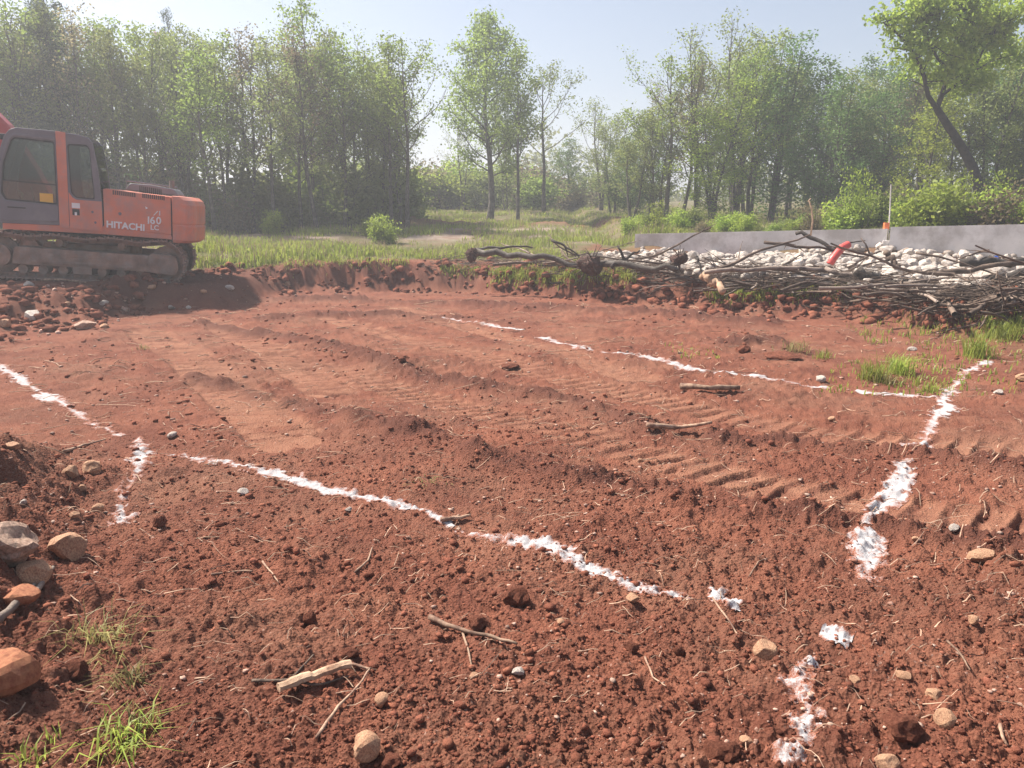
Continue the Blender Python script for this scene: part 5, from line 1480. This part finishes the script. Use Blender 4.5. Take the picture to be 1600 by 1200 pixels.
branch_px((1290, 421), (1395, 456), 13.5, 13.0, .042, 'brush_pale', 'pale branch running down from the long pale one into the heap', r1=.8)
branch_px((1300, 436), (1375, 392), 13.9, 14.1, .030, 'brush', 'dark branch slanting up through the red pipe', side=[(.8, (1345, 372), 14.1, .018)])
branch_px((1335, 425), (1400, 448), 13.3, 13.0, .095, 'bark', 'thick grey log in the middle of the heap', 'log', r1=.85, cat='log')
branch_px((1385, 396), (1402, 420), 13.6, 13.3, .05, 'brush', 'stubby dark crooked branch standing above the log', r1=.9)
branch_px((1410, 440), (1600, 412), 13.3, 13.2, .05, 'brush', 'long brown branch in the right half of the heap', r1=.8)
branch_px((1400, 468), (1600, 500), 12.4, 11.6, .045, 'brush_pale', 'pale branch trailing along the front right foot of the heap', r1=.6)
branch_px((1430, 394), (1600, 442), 13.8, 12.9, .022, 'brush', 'thin dark branch slanting down right across the rubble')
branch_px((1545, 392), (1490, 408), 13.6, 13.6, .022, 'brush', 'thin branch rising to the blue scrap')
branch_px((1500, 412), (1640, 412), 13.6, 13.4, .07, 'bark_dark', 'thick dark log at the right edge over the rubble', 'log', r1=.9, cat='log')
branch_px((1620, 422), (1530, 440), 13.0, 13.2, .075, 'bark_dark', 'second dark log slanting into the heap at the right edge', 'log', r1=.7, cat='log')
branch_px((1540, 455), (1610, 478), 12.6, 12.2, .03, 'brush', 'bare branch forking down at the right edge', side=[(.5, (1600, 460), 12.3, .015)])
branch_px((1098, 432), (1132, 456), 13.8, 13.3, .075, 'bare_wood', 'peeled reddish log end sticking out of the left half of the heap', 'log', r1=.9, cat='log')
branch_px((1088, 400), (1096, 425), 14.0, 13.8, .03, 'bark_dark', 'short upright stub left of the peeled log')
branch_px((740, 394), (905, 412), 16.4, 15.6, .075, 'bark', 'long felled trunk lying left of the heap', 'log', r1=.6, cat='log')
branch_px((742, 390), (832, 387), 16.6, 16.8, .035, 'bark', 'bare pole lying above the felled trunk')
branch_px((862, 376), (905, 400), 16.0, 15.7, .03, 'bark_dark', 'bent forked twig rising left of the root mass', side=[(.5, (888, 402), 15.8, .02)])
branch_px((905, 412), (1060, 420), 15.6, 14.4, .07, 'bark', 'grey pole continuing from the felled trunk toward the rubble', 'log', r1=.7, cat='log')
branch_px((955, 418), (1000, 392), 15.0, 15.2, .04, 'bark_dark', 'dark branch slanting up right beside the root mass', side=[(.55, (964, 384), 15.1, .03)])
branch_px((1455, 462), (1365, 452), 12.9, 13.0, .028, 'brush_pale', 'pale crooked branch at the foot of the heap')
# roots
def root_ball(u, v, wpx, hpx, y, label, seed):
    d = ray(u, v); k = y / d[1]; c = Vector((d[0] * k, y, CAM_H + d[2] * k)); s = size_at(y)
    rg = random.Random(seed)
    root = empty('root_ball', c); tag(root, label, 'root ball')
    bm_ = rock_mesh(seed, 3, 4, .22, 1); bm_.materials.append(M['root_ball']); o = link('earth', bm_, None, root); o.scale = (wpx * s * .42, wpx * s * .36, hpx * s * .45)
    for i in range(22):
        mb = MB(); dv = unit(rg); limb(mb, rg, dv * wpx * s * .3, dv + Vector((0, 0, -.1)), wpx * s * rg.uniform(.25, .5), .014, 4, .35, -.05, 5, .004)
        mb.build('root', M['brush'], root, sm=True)
root_ball(922, 414, 48, 38, 15.3, 'dark tangled root mass in front of the white rubble', 61)
root_ball(1062, 404, 34, 22, 14.6, 'small dark root clump lying on the white rubble', 62)
root_ball(738, 398, 22, 26, 16.3, 'broken dark root end of the felled trunk', 63)
# red plastic pipe
def pipe():
    red = simple('red_plastic', (.62, .085, .07), .4, var=.08, bump=0, spec=.5)
    def P(u, v, y): d = ray(u, v); k = y / d[1]; return Vector((d[0] * k, y, CAM_H + d[2] * k))
    y = 14.0; pts = [P(1297, 413, y), P(1301, 405, y), P(1308, 396, y + .05), P(1316, 387, y + .1), P(1326, 382, y + .15)]
    a = pts[0].copy(); fine_ = []
    for p, q in zip(pts[:-1], pts[1:]):
        for k in range(5): fine_.append(p.lerp(q, k / 5) - a)
    fine_.append(pts[-1] - a)
    mb = MB(); mb.tube(fine_, [.066 + .006 * (i % 2) for i in range(len(fine_))], 14, cap=True)
    o = mb.build('plastic_pipe', red, sm=True); o.location = a
    tag(o, 'bent red ribbed plastic pipe sticking out of the brush heap', 'pipe')
    blue = simple('blue_plastic', (.03, .12, .55), .4, var=.1, bump=0)
    p = P(1556, 404, 13.6); bm_ = rock_mesh(71, 2, 7, .12, .9); bm_.materials.append(blue); o = link('plastic_scrap', bm_); o.location = p; o.scale = (.055, .045, .055)
    tag(o, 'small blue plastic scrap on the thick log at the right', 'scrap')
    # orange cap and grey pole on the wall, bent pale stick
    x = xs - .05; yw = wall_y(x); org = simple('orange_plastic', (.75, .18, .06), .5, bump=0)
    root = empty('wall_marker', (x + .07, yw + .1, zpix(357, 19.2))); tag(root, 'thin grey pole with orange cap block standing on the wall step', 'marker')
    m = MB(); m.box(-.06, .06, -.05, .05, -.02, .14); m.build('orange_block', org, root, bevel=.01)
    m = MB(); m.tube([(.07, -.02, -.3), (.05, 0, .5), (.02, 0, 1.05)], .016, 8); m.build('pole', M['concrete'], root)
    m = MB(); m.box(-.12, .10, -.17, -.13, -.5, -.28); m.build('plate', M['concrete'], root, bevel=.01)
    y = 19.4
    pts = [P(1266, 372, y), P(1270, 345, y), P(1268, 325, y), P(1264, 313, y), P(1267, 310, y)]; a = pts[0].copy()
    mb = MB(); mb.tube([p - a for p in pts], [.022, .02, .018, .016, .014], 6); o = mb.build('bent_stick', M['bare_wood'], sm=True); o.location = a
    tag(o, 'pale bent stick standing up in front of the wall', 'stick')
pipe()
